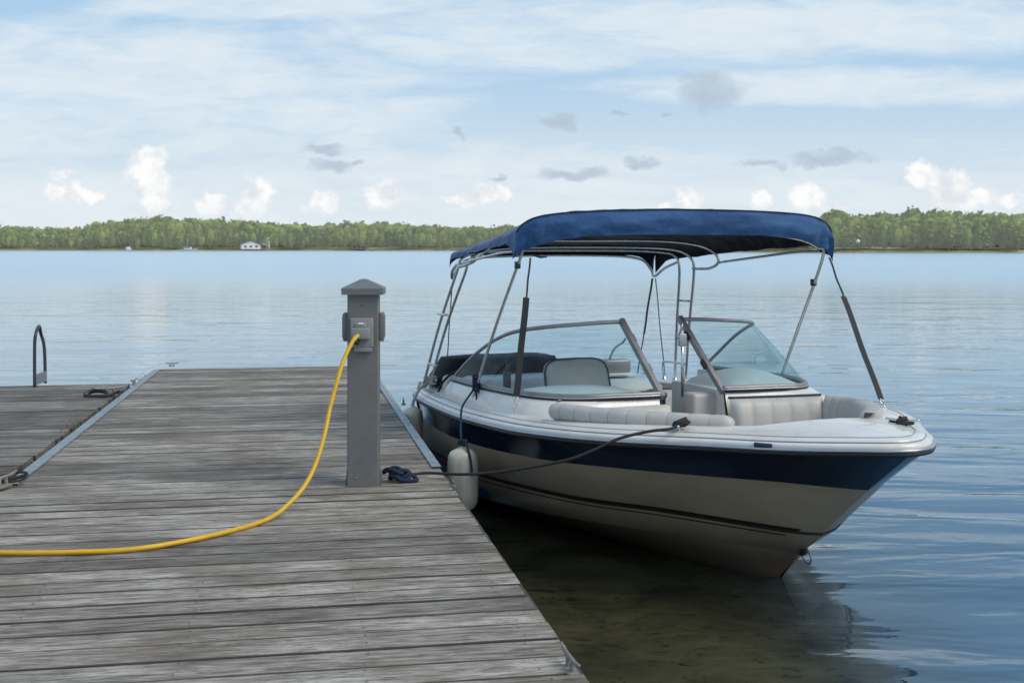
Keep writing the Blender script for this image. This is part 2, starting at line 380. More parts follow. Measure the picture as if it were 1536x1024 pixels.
# ground strip
rows=[[],[],[],[],[]]
for px in range(-500,2100,20):
    k=U(px); y0=shoreY(px)
    hh=(371-interp(TOP,px))/F*(y0+60)
    for r,(dy,z) in enumerate(((0,-.3),(3,.6),(14,1.6),(60,max(1,hh*.30)),(260,max(1,hh*.45)))):
        rows[r].append((k*y0*(1+dy/y0),y0+dy,z+CAMZ*0+random.uniform(-.15,.15)))
gb=MB(); gb.grid(rows); tag(gb.build('far_shore_ground',M['shoreg']),kind='structure')
wood=MB()
def crown(c,rx,rz,nq,sz):
    # leaf clumps spread through an uneven ovoid crown
    for i in range(nq):
        while True:
            d=Vector((random.uniform(-1,1),random.uniform(-1,1),random.uniform(-1,1)))
            if .25<d.length<1: break
        d=d*(.75/max(.5,d.length))**.3
        q=Vector((c[0]+d.x*rx,c[1]+d.y*rx,c[2]+d.z*rz)); s=sz*random.uniform(.6,1.5)
        a=Vector((random.gauss(0,1),random.gauss(0,1)-.4,random.gauss(0,1)+.6)).normalized()
        b=a.orthogonal().normalized(); e=a.cross(b); an=random.uniform(0,6.28)
        b2=b*math.cos(an)+e*math.sin(an); e2=a.cross(b2)
        wood.add([q+b2*s,q+e2*s*.8,q-b2*s*.9,q-e2*s,],[(0,1,2,3)],0,False)
def blob(c,rx,rz):
    rws=[]
    for i in range(5):
        th=math.pi*(i+.5)/5; rws.append([Vector((c[0]+math.cos(a*1.047)*math.sin(th)*rx,c[1]+math.sin(a*1.047)*math.sin(th)*rx,c[2]+math.cos(th)*rz)) for a in range(6)])
    wood.grid(rws,0,False,True)
px=-380
while px<1950:
    y0=shoreY(px); step=random.uniform(3.5,7.5)
    for layer in range(4):
        yy=y0+4+layer*13+random.uniform(0,9); kpx=px+random.uniform(-6,6)
        zt=(371-interp(TOP,kpx))/F*yy+CAMZ
        frac=[random.uniform(.45,.8),random.uniform(.6,.92),random.uniform(.80,.98),random.uniform(.88,1.05)][layer]
        if random.random()<.03: frac+=.07
        ht=zt*frac; x=U(kpx)*yy; rx=ht*random.uniform(.16,.26) if layer<2 else random.uniform(3.0,6.5)
        zb=1.0 if layer<2 else ht*.35
        rz=(ht-zb)/2*random.uniform(.8,1); cz=ht-rz
        conif=random.random()<.07
        blob((x,yy,cz-.3),rx*.80,rz*.86)
        if conif:
            for q in range(4): crown((x,yy,cz-rz+rz*2*(q+.5)/4),rx*(1-.22*q)*.8,rz*.35,16,.75)
        else:
            for q in range(4):
                ox,oz=random.uniform(-.5,.5)*rx,random.uniform(-.45,.55)*rz
                crown((x+ox,yy,cz+oz),rx*random.uniform(.5,.8),rz*random.uniform(.35,.6),30,.72)
    px+=step
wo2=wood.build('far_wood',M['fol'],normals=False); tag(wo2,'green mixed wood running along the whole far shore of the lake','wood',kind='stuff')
# pale trunks standing at the water's edge
tk=0
for i in range(26):
    kpx=random.choice([random.uniform(20,700),random.uniform(1255,1530)]); yy=shoreY(kpx)+3.5; x=U(kpx)*yy; h=random.uniform(5,8.5)
    T=MB(); T.tube([(x,yy,.2),(x+random.uniform(-.3,.3),yy,h*.5),(x+random.uniform(-.6,.6),yy,h)],[.26,.2,.1],6)
    if i==0: pass
    root=empty('shore_tree',(0,0,0)); T.build('trunk',M['bark'],root)
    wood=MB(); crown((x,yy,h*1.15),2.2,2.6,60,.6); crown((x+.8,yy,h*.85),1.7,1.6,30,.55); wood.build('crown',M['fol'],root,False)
    tag(root,'slender pale trunked tree at the edge of the far shore','tree','pale trunked trees along the far shore')
wood=None
# far house, boathouse, piers, boats
def pxw(px,py,Y): return (U(px)*Y,Y,CAMZ-(py-371)/F*Y)
M['hwall']=simple('house wall',(.88,.86,.82),.7,scale=.6); M['hroof']=simple('pale roof',(.62,.60,.58),.6,scale=.5); M['hred']=simple('red siding',(.32,.2,.15),.7,scale=.5); M['win']=simple('dark window',(.03,.04,.05),.2)
def house(label,px,Y,w,d,h,rh,wallm,rz,cat='house'):
    b=pxw(px,371,Y); r=empty('lake_house',(b[0],Y,1.0),rz)
    m=MB(); m.box((0,0,h/2),(w,d,h)); m.add([(-w/2,-d/2,h),(w/2,-d/2,h),(0,-d/2,h+rh),(-w/2,d/2,h),(w/2,d/2,h),(0,d/2,h+rh)],[(0,1,2),(4,3,5)],0,False); m.build('wall',wallm,r)
    m=MB(); o=.5
    m.add([(-w/2-o,-d/2-o,h-.25),(0,-d/2-o,h+rh+.15),(0,d/2+o,h+rh+.15),(-w/2-o,d/2+o,h-.25)],[(0,1,2,3)],0,False)
    m.add([(w/2+o,-d/2-o,h-.25),(0,-d/2-o,h+rh+.15),(0,d/2+o,h+rh+.15),(w/2+o,d/2+o,h-.25)],[(0,3,2,1)],0,False); m.build('roof',M['hroof'],r)
    for k in(-1,0,1):
        m=MB(); m.box((k*w*.28,-d/2-.03,h*.55),(w*.12,.06,h*.4)); m.build('window',M['win'],r)
    tag(r,label,cat); return r
house('white gabled house with pale roof beside the water on the far shore',376,688,11,8,2.6,2.0,M['hwall'],R(15))
house('smaller white house standing behind the gabled one, its roof a little higher',392,704,7,7,6.0,1.6,M['hwall'],R(-25))
house('low red sided shed at the right foot of the white far houses',393,690,6,4,2.2,.8,M['hred'],0,'shed')
house('small red boathouse at the waterline with a long pale pier beside it',539,683,8,4,1.6,.8,M['hred'],0,'boathouse')
def pier(label,px0,px1,Y,m_):
    x0,x1=U(px0)*Y,U(px1)*Y; r=empty('far_pier',((x0+x1)/2,Y,0)); L=abs(x1-x0)
    m=MB(); m.box((0,0,.62),(L,1.6,.25)); m.build('deck',m_,r)
    for k in range(5): 
        m=MB(); m.tube([((k/4-.5)*L*.96,-.5,-.6),((k/4-.5)*L*.96,-.5,.55)],.13,6); m.build('pile',M['bark'],r)
    tag(r,label,'pier'); return r
M['pale']=simple('pale planks',(.5,.44,.38),.8,scale=.5); M['pink']=simple('rusty planks',(.42,.24,.18),.8,scale=.5)
pier('long reddish pier in front of the white far houses',336,400,684,M['pink'])
pier('long pale pier running right from the red boathouse',548,642,680,M['pale'])
pier('low rusty coloured pier on the right part of the far shore',1268,1316,434,M['pink'])
def fboat(label,px,Y,L,kind):
    r=empty('motor_boat',(U(px)*Y,Y,0)); m=MB()
    rws=[]
    for (f_,b,zz) in((0,0.9,.9),(.5,1.1,.95),(.8,.8,1.1),(1,.05,1.35)):
        x=(f_-.5)*L; rws.append([(x,-b,zz),(x,-b*.6,-.2),(x,b*.6,-.2),(x,b,zz)])
    m.grid(rws); m.grid([[q[0],q[3]] for q in rws]); m.add(rws[0],[(0,1,2,3)]); m.build('hull',M['hwall'],r)
    if kind:
        m=MB(); m.box((-.1*L,0,1.5),(L*.42,1.5,1.3),bev=.12); m.build('cabin',M['hwall'],r)
        m=MB(); m.box((-.1*L,-.77,1.7),(L*.34,.04,.45)); m.build('window',M['win'],r)
        m=MB(); m.tube([(-.12*L,0,2.1),(-.12*L,0,7.2)],.07,6); m.build('mast',M['hwall'],r)
    else:
        m=MB(); m.box((0,0,1.5),(L*.5,1.5,1.4),bev=.3); m.build('boat_cover',M['hwall'],r)
    tag(r,label,'boat'); return r
fboat('white cabin boat with a mast lying off the far wood',284,660,9,1)
fboat('small white covered boat near the far bank left of the cabin boat',192,672,4.5,0)
# white weather balloon-like tank on the right shore
Y=438; m=MB(); bx_,_,bz=pxw(1287,362,Y)
r=empty('shore_lamp',(bx_,Y,.4)); m.tube([(0,0,0),(0,0,bz-.4)],.12,6); m.build('post',M['bark'],r); m=MB(); m.lathe([(.05,-.75),(.5,-.5),(.75,0),(.5,.5),(.05,.75)],12,(0,0,bz-.4)); m.build('globe',M['hwall'],r)
tag(r,'small white globe on a thin post among the trees of the right shore','lamp')
# ------------------------------------------------------------------ docks
PSI=math.atan(323/F); DZ=.60
def W2D(x,y): return (x*math.cos(PSI)+y*math.sin(PSI), -x*math.sin(PSI)+y*math.cos(PSI))
def deckpt(px,py,z=DZ):
    Yw=(CAMZ-z)*F/(py-371); return W2D((px-768)/F*Yw,Yw)
def xl(y): return -1.613+.0127*(y-7)
def xr(y): return .868-.0076*(y-6)
def planks(y0,y1,fl,fr,matl,parent,pitch=.172,seed=1):
    rd=random.Random(seed); m=MB(); y=y0
    while y<y1:
        wd=pitch*rd.uniform(.975,1.02); g=rd.choice([.004,.007,.009,.012,.006,.020]); a,b=y+g/2,min(y+wd-g/2,y1)
        dz=rd.uniform(-.002,.002); N=60; e0,e1=rd.uniform(-.008,.006),rd.uniform(-.006,.010)
        x0,x1=fl(y)+e0,fr(y)+e1; rows=[]
        ph=rd.uniform(0,99)
        for i in range(N+1):
            x=lerp(x0,x1,i/N); wob=.005*noise.noise(Vector((x*1.9,ph,0)))+.003*noise.noise(Vector((x*9,ph,0))); wob2=.005*noise.noise(Vector((x*1.9,ph+9,0)))+.003*noise.noise(Vector((x*9,ph+9,0)))
            zc=DZ+dz+.0015*noise.noise(Vector((x*.8,ph,5)))
            rows.append([(x,a+wob,zc-.038),(x,a+wob,zc-.0035),(x,a+wob+.003,zc),(x,(a+b)/2,zc+.001),(x,b+wob2-.004,zc),(x,b+wob2,zc-.004),(x,b+wob2,zc-.038)])
        m.grid(rows,0,False,True)
        for q in range(7*N):
            if q%7 in(0,1,5,6): m.m[len(m.m)-7*N+q]=1
        n=len(m.v)-7*(N+1); m.f.append(tuple(n+k for k in range(6,-1,-1))); m.f.append(tuple(n+N*7+k for k in range(7))); m.m+=[0,0]; m.sm+=[False,False]
        for fx in(.045,.26,.5,.74,.955):
            for yy in(a+wd*.24,a+wd*.72):
                cx=lerp(x0,x1,fx)+rd.uniform(-.012,.012); cy=yy+rd.uniform(-.01,.01); rr_=.0042
                m.add([(cx+rr_*math.cos(q),cy+rr_*math.sin(q),DZ+dz+.0045) for q in [k*1.047 for k in range(6)]],[(0,1,2,3,4,5)],1,False)
        y+=wd
    return m.build('deck_boards',[matl,M['edge']],parent)
def cleat(name,x,y,z,rz,parent=None,s=1.0,label=None,group=None,tilt=0):
    m=MB(); m.box((0,0,.008*s),(.11*s,.05*s,.016*s),bev=.005*s)
    for k in(-1,1): m.tube(cr([(k*.032*s,0,.01*s),(k*.03*s,0,.035*s),(k*.027*s,0,.058*s)],4),.011*s,8)
    m.tube(cr([(-.135*s,0,.072*s),(-.08*s,0,.060*s),(0,0,.058*s),(.08*s,0,.060*s),(.135*s,0,.072*s)],5),[.006*s]*3+[.010*s]*15+[.006*s]*3,8,flat=.85)
    o=m.build(name,M['rust'],parent); o.location=(x,y,z); o.rotation_euler=(tilt,0,rz)
    if label: tag(o,label,'cleat',group)
    return o
dock=empty('wooden_dock',(0,0,0),PSI); tag(dock,'main weathered grey plank dock carrying the power post, galvanised strip on its edges','dock')
planks(1.8,13.72,xl,xr,M['wood'],dock)
# frame below
m=MB()
for sx in(0,1):
    fx=(lambda y:xl(y)+.03) if sx==0 else (lambda y:xr(y)-.035)
    m.grid([[(fx(y)-.02,y,DZ-.04),(fx(y)+.02,y,DZ-.04),(fx(y)+.02,y,DZ-.24),(fx(y)-.02,y,DZ-.24)] for y in(1.8,5,9,13.68)],0,False,True)
for y in(1.85,4.5,7.5,10.5,13.66): m.box(((xl(y)+xr(y))/2,y,DZ-.14),(xr(y)-xl(y)-.12,.04,.19))
m.build('dock_frame',M['woodframe'],dock)
for y in(2.6,5.4,8.2,11.0,13.2):
    m=MB(); m.box(((xl(y)+xr(y))/2,y,.12),(xr(y)-xl(y)-.5,.7,.52),bev=.05); m.build('dock_float',M['float'],dock)
# galvanised strips
m=MB(); ya,yb=7.25,13.7
m.grid([[(xr(y)+.012,y,DZ-.10),(xr(y)+.012,y,DZ+.012),(xr(y)-.045,y,DZ+.012),(xr(y)-.045,y,DZ+.004)] for y in(ya,9.1)],0,False)
m.grid([[(xr(y)+.012,y,DZ-.10),(xr(y)+.012,y,DZ+.012),(xr(y)-.045,y,DZ+.012),(xr(y)-.045,y,DZ+.004)] for y in(9.115,yb)],0,False)
for y in(7.4,8.4,9.0,9.25,10.4,11.6): m.lathe([(.009,0),(.008,.004),(.003,.006)],8,(xr(y)-.018,y,DZ+.0125))
m.build('edge_strip',M['galv'],dock)
m=MB(); m.grid([[(xl(y)-.012,y,DZ-.10),(xl(y)-.012,y,DZ+.012),(xl(y)+.055,y,DZ+.012),(xl(y)+.055,y,DZ+.004)] for y in(7.15,10.2)],0,False)
m.grid([[(xl(y)-.012,y,DZ-.10),(xl(y)-.012,y,DZ+.012),(xl(y)+.055,y,DZ+.012),(xl(y)+.055,y,DZ+.004)] for y in(10.21,13.55)],0,False)
m.build('edge_strip',M['galv'],dock)
# ragged timber edge in front of the strip
m=MB()
m.grid([[(xr(y)+.004+.004*noise.noise(Vector((y*5,0,0))),y,DZ-.16),(xr(y)+.012+.005*noise.noise(Vector((y*5,3,0))),y,DZ-.035),(xr(y)+.030+.004*noise.noise(Vector((y*7,5,0))),y,DZ-.03),(xr(y)+.034,y,DZ-.15)] for y in [1.8+i*.11 for i in range(50)]],0,False,True)
m.build('edge_timber',M['woodframe'],dock)
# left dock
ld=empty('side_dock',(0,0,0),PSI); tag(ld,'darker plank dock section on the left, carrying the grab rail','dock')
planks(1.8,12.32,lambda y:-8.5,lambda y:xl(y)-.075,M['wood2'],ld,seed=5)
m=MB(); m.box((-5.1,12.27,DZ-.15),(6.7,.05,.2)); m.grid([[(xl(y)-.09,y,DZ-.045),(xl(y)-.13,y,DZ-.045),(xl(y)-.13,y,DZ-.24),(xl(y)-.09,y,DZ-.24)] for y in(1.8,12.2)],0,False,True); m.build('dock_frame',M['woodframe'],ld)
for y in(3,6,9,11.8):
    m=MB(); m.box((-5.1,y,.12),(6.2,.7,.52),bev=.05); m.build('dock_float',M['float'],ld)
def D2W(x,y): return (x*math.cos(PSI)-y*math.sin(PSI), x*math.sin(PSI)+y*math.cos(PSI))
def dw(px,py,z=DZ): Yw=(CAMZ-z)*F/(py-371); return ((px-768)/F*Yw,Yw)
# moss and weeds in the gap between the two docks
M['weed']=simple('weed',(.13,.15,.03),.8,var=.5,scale=40)
m=MB(); rd=random.Random(3)
for i in range(260):
    yy=rd.choice([rd.gauss(9.7,.35),rd.uniform(6.4,13.3),rd.gauss(13.0,.3)]); 
    if yy>13.5: continue
    xx=xl(yy)-.045+rd.gauss(0,.022)-(abs(rd.gauss(0,.05)) if abs(yy-9.7)<.5 else 0); h=rd.uniform(.008,.022); a=rd.uniform(0,6.28); dx,dy=math.cos(a)*.006,math.sin(a)*.006
    z=DZ-.03 if abs(xx-xl(yy)+.04)<.035 else DZ
    m.add([(xx-dx,yy-dy,z),(xx+dx,yy+dy,z),(xx+rd.uniform(-.02,.02),yy+rd.uniform(-.02,.02),z+h)],[(0,1,2)],0,False)
wd=m.build('dock_weeds',M['weed'],None,False); wd.rotation_euler=(0,0,PSI); tag(wd,'moss and yellow green weeds in the gap between the docks','weeds',kind='stuff')
g='galvanised cleats on the docks'
x,y=dw(258,549.5); cleat('dock_cleat',x,y,DZ+.002,PSI+.1,None,.6,'small galvanised cleat at the far left corner of the main dock',g)
x,y=dw(201,577.5); cleat('dock_cleat',x,y,DZ+.002,PSI+R(80),None,.8,'galvanised cleat seen end on at the far right corner of the side dock',g)
x,y=dw(165,594); cleat('dock_cleat',x,y,DZ+.002,PSI+R(25),None,1.2,'galvanised cleat beside the dark float lying on the side dock',g)
x,y=dw(846,1003); cleat('dock_cleat',x+.02,y,DZ-.01,R(102),None,.82,'rusty cleat at the right edge of the main dock, nearest to the viewer',g)
x,y=dw(600,609); cleat('dock_cleat',x+.03,y,DZ+.012,R(96),None,.7,'galvanised cleat on the dock edge beside the boat stern',g)
x,y=dw(678,728); cleat('dock_cleat',x+.01,y,DZ-.004,R(100),None,.45,'small rusty fitting on the dock edge in front of the large fender',g)
x,y=dw(4,735); cleat('dock_cleat',x,y,DZ+.014,PSI+R(70),None,1.0,'cleat at the left picture edge beside the ring of dark line',g)
x,y=dw(8,728); m=MB(); m.tube([( .12*math.cos(a/20*6.283),.10*math.sin(a/20*6.283),.05+.012*math.sin(a/20*12.6)) for a in range(20)],.007,8,closed=True)
m.tube(cr([(.10,.06,.05),(.0,-.02,.03),(-.12,-.1,.012),(-.35,-.2,.012)],6),.011,8)
o=m.build('line_ring',M['drope']); o.location=(x,y,DZ); tag(o,'loop of dark line on the dock cleat at the left picture edge','line')
# low dark float/lump on side dock
x,y=dw(143,596); m=MB()
m.tube(cr([(-.12,.0,.02),(-.08,.05,.055),(0,.06,.075),(.1,.04,.06),(.14,0,.02)],6),.028,10,flat=.8); m.tube(cr([(-.12,0,.02),(-.02,-.05,.02),(.12,-.03,.02),(.2,.02,.04),(.27,.03,.075)],6),.018,8)
o=m.build('coiled_line',M['blackm']); o.location=(x,y,DZ+.005); o.scale=(.8,.8,.7); tag(o,'dark bundle of line lying on the side dock','line')
# grab rail
x0,y0=dw(52,580.5); x1,y1=dw(68,574.5)
m=MB(); hgt=lambda py,Yq:CAMZ-(py-371)/F*Yq
pts=[(x0,y0,DZ),(x0,y0,1.00),(x0+.005,y0+.02,1.12),((x0+x1)/2-.01,(y0+y1)/2,1.178),(x1-.03,y1-.04,1.10),(x1-.01,y1,.95),(x1,y1,DZ)]
gr_=empty('grab_rail',(0,0,0)); m.tube(cr(pts,8),.016,10); m.build('rail',M['dsteel'],gr_)
m=MB(); m.box(((x0+x1)/2,(y0+y1)/2,DZ+.07),(.03,math.hypot(x1-x0,y1-y0),.10),rz=-math.atan2(x1-x0,y1-y0)); m.build('plate',M['alu'],gr_)
tag(gr_,'tall looped steel grab rail standing at the far edge of the side dock','grab rail')

# ------------------------------------------------------------------ power post
px_,py_=dw(543,730); hw=.0885
post=empty('power_post',(px_,py_+hw,DZ),R(3.0)); tag(post,'square grey power post with pyramid cap and outlet boxes standing on the dock','power post')
m=MB()
S=[(hw*1.02,.0),(hw,.08),(hw*.985,1.085)]
def sq(h,z,b=.006):
    return [(-h+b,-h,z),(h-b,-h,z),(h,-h+b,z),(h,h-b,z),(h-b,h,z),(-h+b,h,z),(-h,h-b,z),(-h,-h+b,z)]
m.grid([sq(h,z) for h,z in S],0,False,True); m.build('post_body',M['post'],post)
m=MB(); m.grid([sq(hw*.99,1.082),sq(.118,1.084),sq(.119,1.118),sq(.112,1.124),sq(.02,1.168,.004),sq(.004,1.171,.001)],0,False,True); m.build('post_cap',M['post'],post)
for k in(-1,1):
    m=MB(); m.box((k*(hw+.013),0,.90),(.026,.13,.155),bev=.004); m.box((k*(hw+.028),0,.90),(.006,.10,.125),bev=.002); m.box((k*(hw+.015),0,.826),(.02,.05,.02)); m.build('side_box',M['post'],post)
    m=MB(); m.add([(k*hw,-.07,.0),(k*(hw+.012),-.07,.0),(k*hw,-.07,.12),(k*hw,.07,.0),(k*(hw+.012),.07,.0),(k*hw,.07,.12)],[(0,1,2),(3,5,4),(1,4,5,2),(0,3,4,1)],0,False); m.build('base_bracket',M['post'],post)
ob=MB(); ob.box((-.004,-hw-.011,.87),(.128,.024,.165),bev=.005); o_=ob.build('outlet_box',M['box'],post)
m=MB(); m.box((.004,-hw-.014,.775),(.10,.016,.025),bev=.003); m.build('box_lip',M['box'],o_)
m=MB(); m.box((-.008,-hw-.05,.868),(.102,.056,.062),bev=.006); m.box((-.008,-hw-.034,.912),(.062,.03,.03),bev=.005); m.build('outlet_cover',M['box'],o_)
m=MB(); m.box((-.008,-hw-.051,.924),(.03,.004,.008)); m.build('latch',M['hwall'],o_)
m=MB(); m.tube([(-.03,-hw-.055,.838),(-.042,-hw-.06,.81)],.020,10); m.build('plug',M['blackm'],post)
for z,x in((1.03,0.0),(.05,-.038)):
    m=MB(); m.lathe([(.006,0),(.005,.003),(.001,.004)],8,(x,-hw-.0005,z),axis=(0,-1,0)); m.build('screw',M['alu'],post)
# cable
def wp(px,py,Y): return Vector(((px-768)/F*Y,Y,CAMZ-(py-371)/F*Y))
def ond(px,py,z=DZ+.014): Yw=(CAMZ-z)*F/(py-371); return Vector(((px-768)/F*Yw,Yw,z))
pts=[wp(537,503,6.60),wp(529,512,6.56),wp(516,540,6.50),wp(507,572,6.44),wp(496,612,6.37),wp(486,650,6.29),wp(472,696,6.19),wp(455,730,6.10),wp(434,756,6.0),wp(410,774,5.90),ond(375,788),ond(300,806),ond(210,822),ond(120,828),ond(0,828.5),ond(-140,824),ond(-300,800)]
pts=[p+Vector((random.uniform(-.006,.006),random.uniform(-.008,.008) if i>9 else 0,0)) if 1<i else p for i,p in enumerate(pts)]
m=MB(); m.tube(cr(pts,10),.0115,12); o=m.build('power_cable',M['yellow']); tag(o,'thick yellow power cable plugged into the grey post and trailing across the boards','cable')

# ------------------------------------------------------------------ boat
PH=R(22); OX,OY=.15,10.61
boat=empty('motor_boat',(OX,OY,0),-R(68)); tag(boat,'cream and navy open bow motor boat with blue canvas top moored beside the dock','boat')
def b2w(s,t_,z=0): return Vector((OX+s*math.sin(PH)+t_*math.cos(PH),OY-s*math.cos(PH)+t_*math.sin(PH),z))
RAIL=[(0,1.06,.695),(.3,1.13,.70),(.65,1.19,.71),(1.5,1.28,.735),(2.1,1.32,.76),(2.8,1.30,.79),(3.3,1.225,.82),(3.65,1.10,.84),(3.95,.92,.857),(4.2,.73,.87),(4.46,.545,.882),(4.67,.395,.897),(4.84,.238,.911),(4.945,.115,.918),(4.98,0,.92)]
NB=[(0,1.02,.50),(1.0,1.17,.53),(1.97,1.25,.58),(2.9,1.20,.635),(3.44,1.04,.665),(4.0,.70,.685),(4.35,.40,.69),(4.56,.17,.68),(4.63,0,.665)]
ST=[(0,.99,.26),(1,1.10,.295),(1.87,1.15,.34),(3.0,.99,.395),(3.6,.68,.41),(3.98,.38,.39),(4.18,.15,.365),(4.24,0,.355)]
CH=[(0,.96,.07),(1,1.05,.09),(1.73,1.07,.14),(2.6,.95,.20),(3.2,.74,.232),(3.6,.47,.228),(3.87,.22,.213),(4.03,0,.19)]
KL=[(0,.02,-.22),(1,.02,-.26),(2,.02,-.26),(3,.02,-.21),(3.5,.02,-.15),(3.74,.015,-.08),(3.9,.006,.07),(4.0,0,.162)]
NN=72
L={k:resample(cr(v_,6),NN) for k,v_ in dict(R=RAIL,N=NB,S=ST,C=CH,K=KL).items()}
def sidepts(A,k): return [(p.x,p.y*k,p.z) for p in A]
hull=MB()
def flare(A,B,m_,n=5,bul=0.0):
    for k in(-1,1):
        rows=[]
        for i in range(n+1):
            f_=i/n; rows.append([(a.x*(1-f_)+b.x*f_,k*((a.y*(1-f_)+b.y*f_)+bul*math.sin(math.pi*f_)*min(1,(a.y+b.y)*.9)),a.z*(1-f_)+b.z*f_) for a,b in zip(A,B)])
        hull.grid(rows,m_)
flare(L['R'],L['N'],1,5,-.012); flare(L['N'],L['S'],0,5,.012)
# small step below the stripe line, then down to chine and keel
S2=[Vector((p.x-.008*min(1,p.y*5)*0,max(0,p.y-.012),p.z-.018)) for p in L['S']]
flare(L['S'],S2,2,1); flare(S2,L['C'],0,4,.01); flare(L['C'],L['K'],0,6,.0)
tr=[L['R'][0],L['N'][0],L['S'][0],L['C'][0],L['K'][0]]
for a,b,mi in((0,1,1),(1,2,0),(2,3,0),(3,4,0)):
    hull.add([(tr[a].x,tr[a].y,tr[a].z),(tr[a].x,-tr[a].y,tr[a].z),(tr[b].x,-tr[b].y,tr[b].z),(tr[b].x,tr[b].y,tr[b].z)],[(0,1,2,3)],mi,False)
M['brown']=simple('dark stripe',(.022,.014,.010),.45)
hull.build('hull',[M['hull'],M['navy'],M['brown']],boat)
# bow knuckle fills between rail tip and stem
# pinstripe bands
def band(name,A,B,fa,fb,off,m_,u0=0,u1=NN):
    m=MB()
    for k in(-1,1):
        rows=[]
        for f_ in(fa,fb):
            rows.append([((a.x*(1-f_)+b.x*f_)+off*.5*(i/NN)**2,k*(a.y*(1-f_)+b.y*f_+off+.010*math.sin(math.pi*f_)),a.z*(1-f_)+b.z*f_) for i,(a,b) in enumerate(zip(A,B))][u0:u1])
        m.grid(rows)
    return m.build(name,m_,boat)
band('hull_stripe',L['N'],L['S'],.94,1.0,.004,M['brown'],0,NN-2)
band('pinstripe',S2,L['C'],.10,.15,.004,M['brown'],0,NN-3)
# rub rail
full=[Vector((p.x,-p.y,p.z)) for p in L['R']]+[Vector((p.x,p.y,p.z)) for p in L['R'][::-1]][1:]
def offs(P,d,dz):
    out=[]
    for i,p in enumerate(P):
        a=P[max(0,i-1)]; b=P[min(len(P)-1,i+1)]; tt=(b-a); tt.z=0; tt.normalize(); nn=Vector((tt.y,-tt.x,0)); out.append(p+nn*(-d)+Vector((0,0,dz)))
    return out
full=[Vector((p.x,p.y,p.z)) for p in full]
# outward normal check: at starboard (y<0) travelling to bow, left of travel is inboard
def ins(d,dz): 
    out=[]
    for i,p in enumerate(full):
        a=full[max(0,i-1)]; b=full[min(len(full)-1,i+1)]; tt=(b-a); tt.z=0
        tt=tt.normalized(); nn=Vector((-tt.y,tt.x,0)); out.append(p+nn*d+Vector((0,0,dz)))
    return out
m=MB(); m.grid([ins(d,z) for d,z in((0,-.022),(-.014,-.018),(-.018,-.006),(-.012,.004),(0,.006))]); m.build('rub_rail',M['rubber'],boat)
m=MB(); m.grid([ins(d,z) for d,z in((-.012,.003),(-.020,.006),(-.020,.016),(-.008,.020),(.0,.018))]); m.build('rail_insert',M['silver'],boat)
# deck cap
prof=[(0,.014),(-.003,.022),(.0,.036),(.010,.042),(.030,.043),(.034,.047),(.040,.058),(.050,.062),(.070,.064),(.10,.065)]
deck=MB(); rowsD=[ins(d,z) for d,z in prof]; deck.grid(rowsD)
inner=rowsD[-1]
half=inner[:NN]
QT=[(0,.30,.95),(.4,.42,.93),(.8,.8,1.0),(1.2,1.2,1.06),(2.2,2.2,1.10),(2.9,2.92,1.13),(3.2,3.2,1.06),(3.6,3.55,.90),(3.95,3.85,.68),(4.25,4.07,.45),(4.6,4.26,.27),(4.8,4.33,.14),(5.2,4.36,0)]
def qof(p):
    s=p.x
    for (a,b,c),(d,e,f_) in zip(QT,QT[1:]):
        if s<=d:
            k=(s-a)/(d-a); return lerp(b,e,k),lerp(c,f_,k)
    return QT[-1][1:]
Q=[]; 
cen=max(q.x for q in half)
for p in half:
    s,tq=qof(Vector((p.x*5.2/ (cen*1.0) if p.x>4.5 else p.x,0,0)) if False else p)
    if p.x>4.40:
        k=min(1,max(0,1-abs(p.y)/abs(interp([(q.x,abs(q.y)) for q in half if q.x>4.2],4.40)))); s=lerp(4.14,4.30,k**.8); tq=lerp(.40,0,k)
    Q.append(Vector((s,-tq,p.z+.014)))
for sg in(1,-1):
    A=[Vector((p.x,p.y*sg,p.z)) for p in half]; B=[Vector((p.x,p.y*sg,p.z)) for p in Q]
    rows=[[a.lerp(b,f_)+Vector((0,0,.008*math.sin(f_*math.pi))) for a,b in zip(A,B)] for f_ in(0,.25,.5,.75,1)]
    deck.grid(rows)
    # rolled lip down into the well
    deck.grid([B,[b+Vector((0,-sg*b.y*0+sg*.012*(1 if b.y*sg<0 else 1),-.012)) for b in B]])
# stern deck
deck.add([(.0,-1.02,.80),(.0,1.02,.80),(.42,.95,.822),(.42,-.95,.822)],[(0,1,2,3)],0,False)
deck.add([(.0,-1.06,.70),(.0,1.06,.70),(.0,1.02,.80),(.0,-1.02,.80)],[(0,1,2,3)],0,False)
deck.build('deck',M['gel'],boat)
# liner walls + floor
def LB(b):
    k=max(0,min(1,(b.x-2.7)/.4)); return Vector((b.x-.05*k,b.y*lerp(.90,.80,k),lerp(.36,.61,k)))
m=MB()
for sg in(1,-1):
    B=[Vector((p.x,p.y*sg,p.z)) for p in Q]
    m.grid([[b+Vector((0,0,-.012)) for b in B],[LB(b) for b in B]])
m.grid([[LB(p) for p in Q],[Vector((LB(p).x,-LB(p).y,LB(p).z)) for p in Q]],0,False)
m.build('cockpit_liner',M['liner'],boat)
# fine moulding lines on the gunwale
m=MB(); m.tube([p for p in ins(.033,.0475)],.003,6); m.build('deck_seam',M['alu'],boat)
m=MB(); m.tube([p for p in ins(.088,.0655)],.0025,6); m.build('deck_seam',M['alu'],boat)
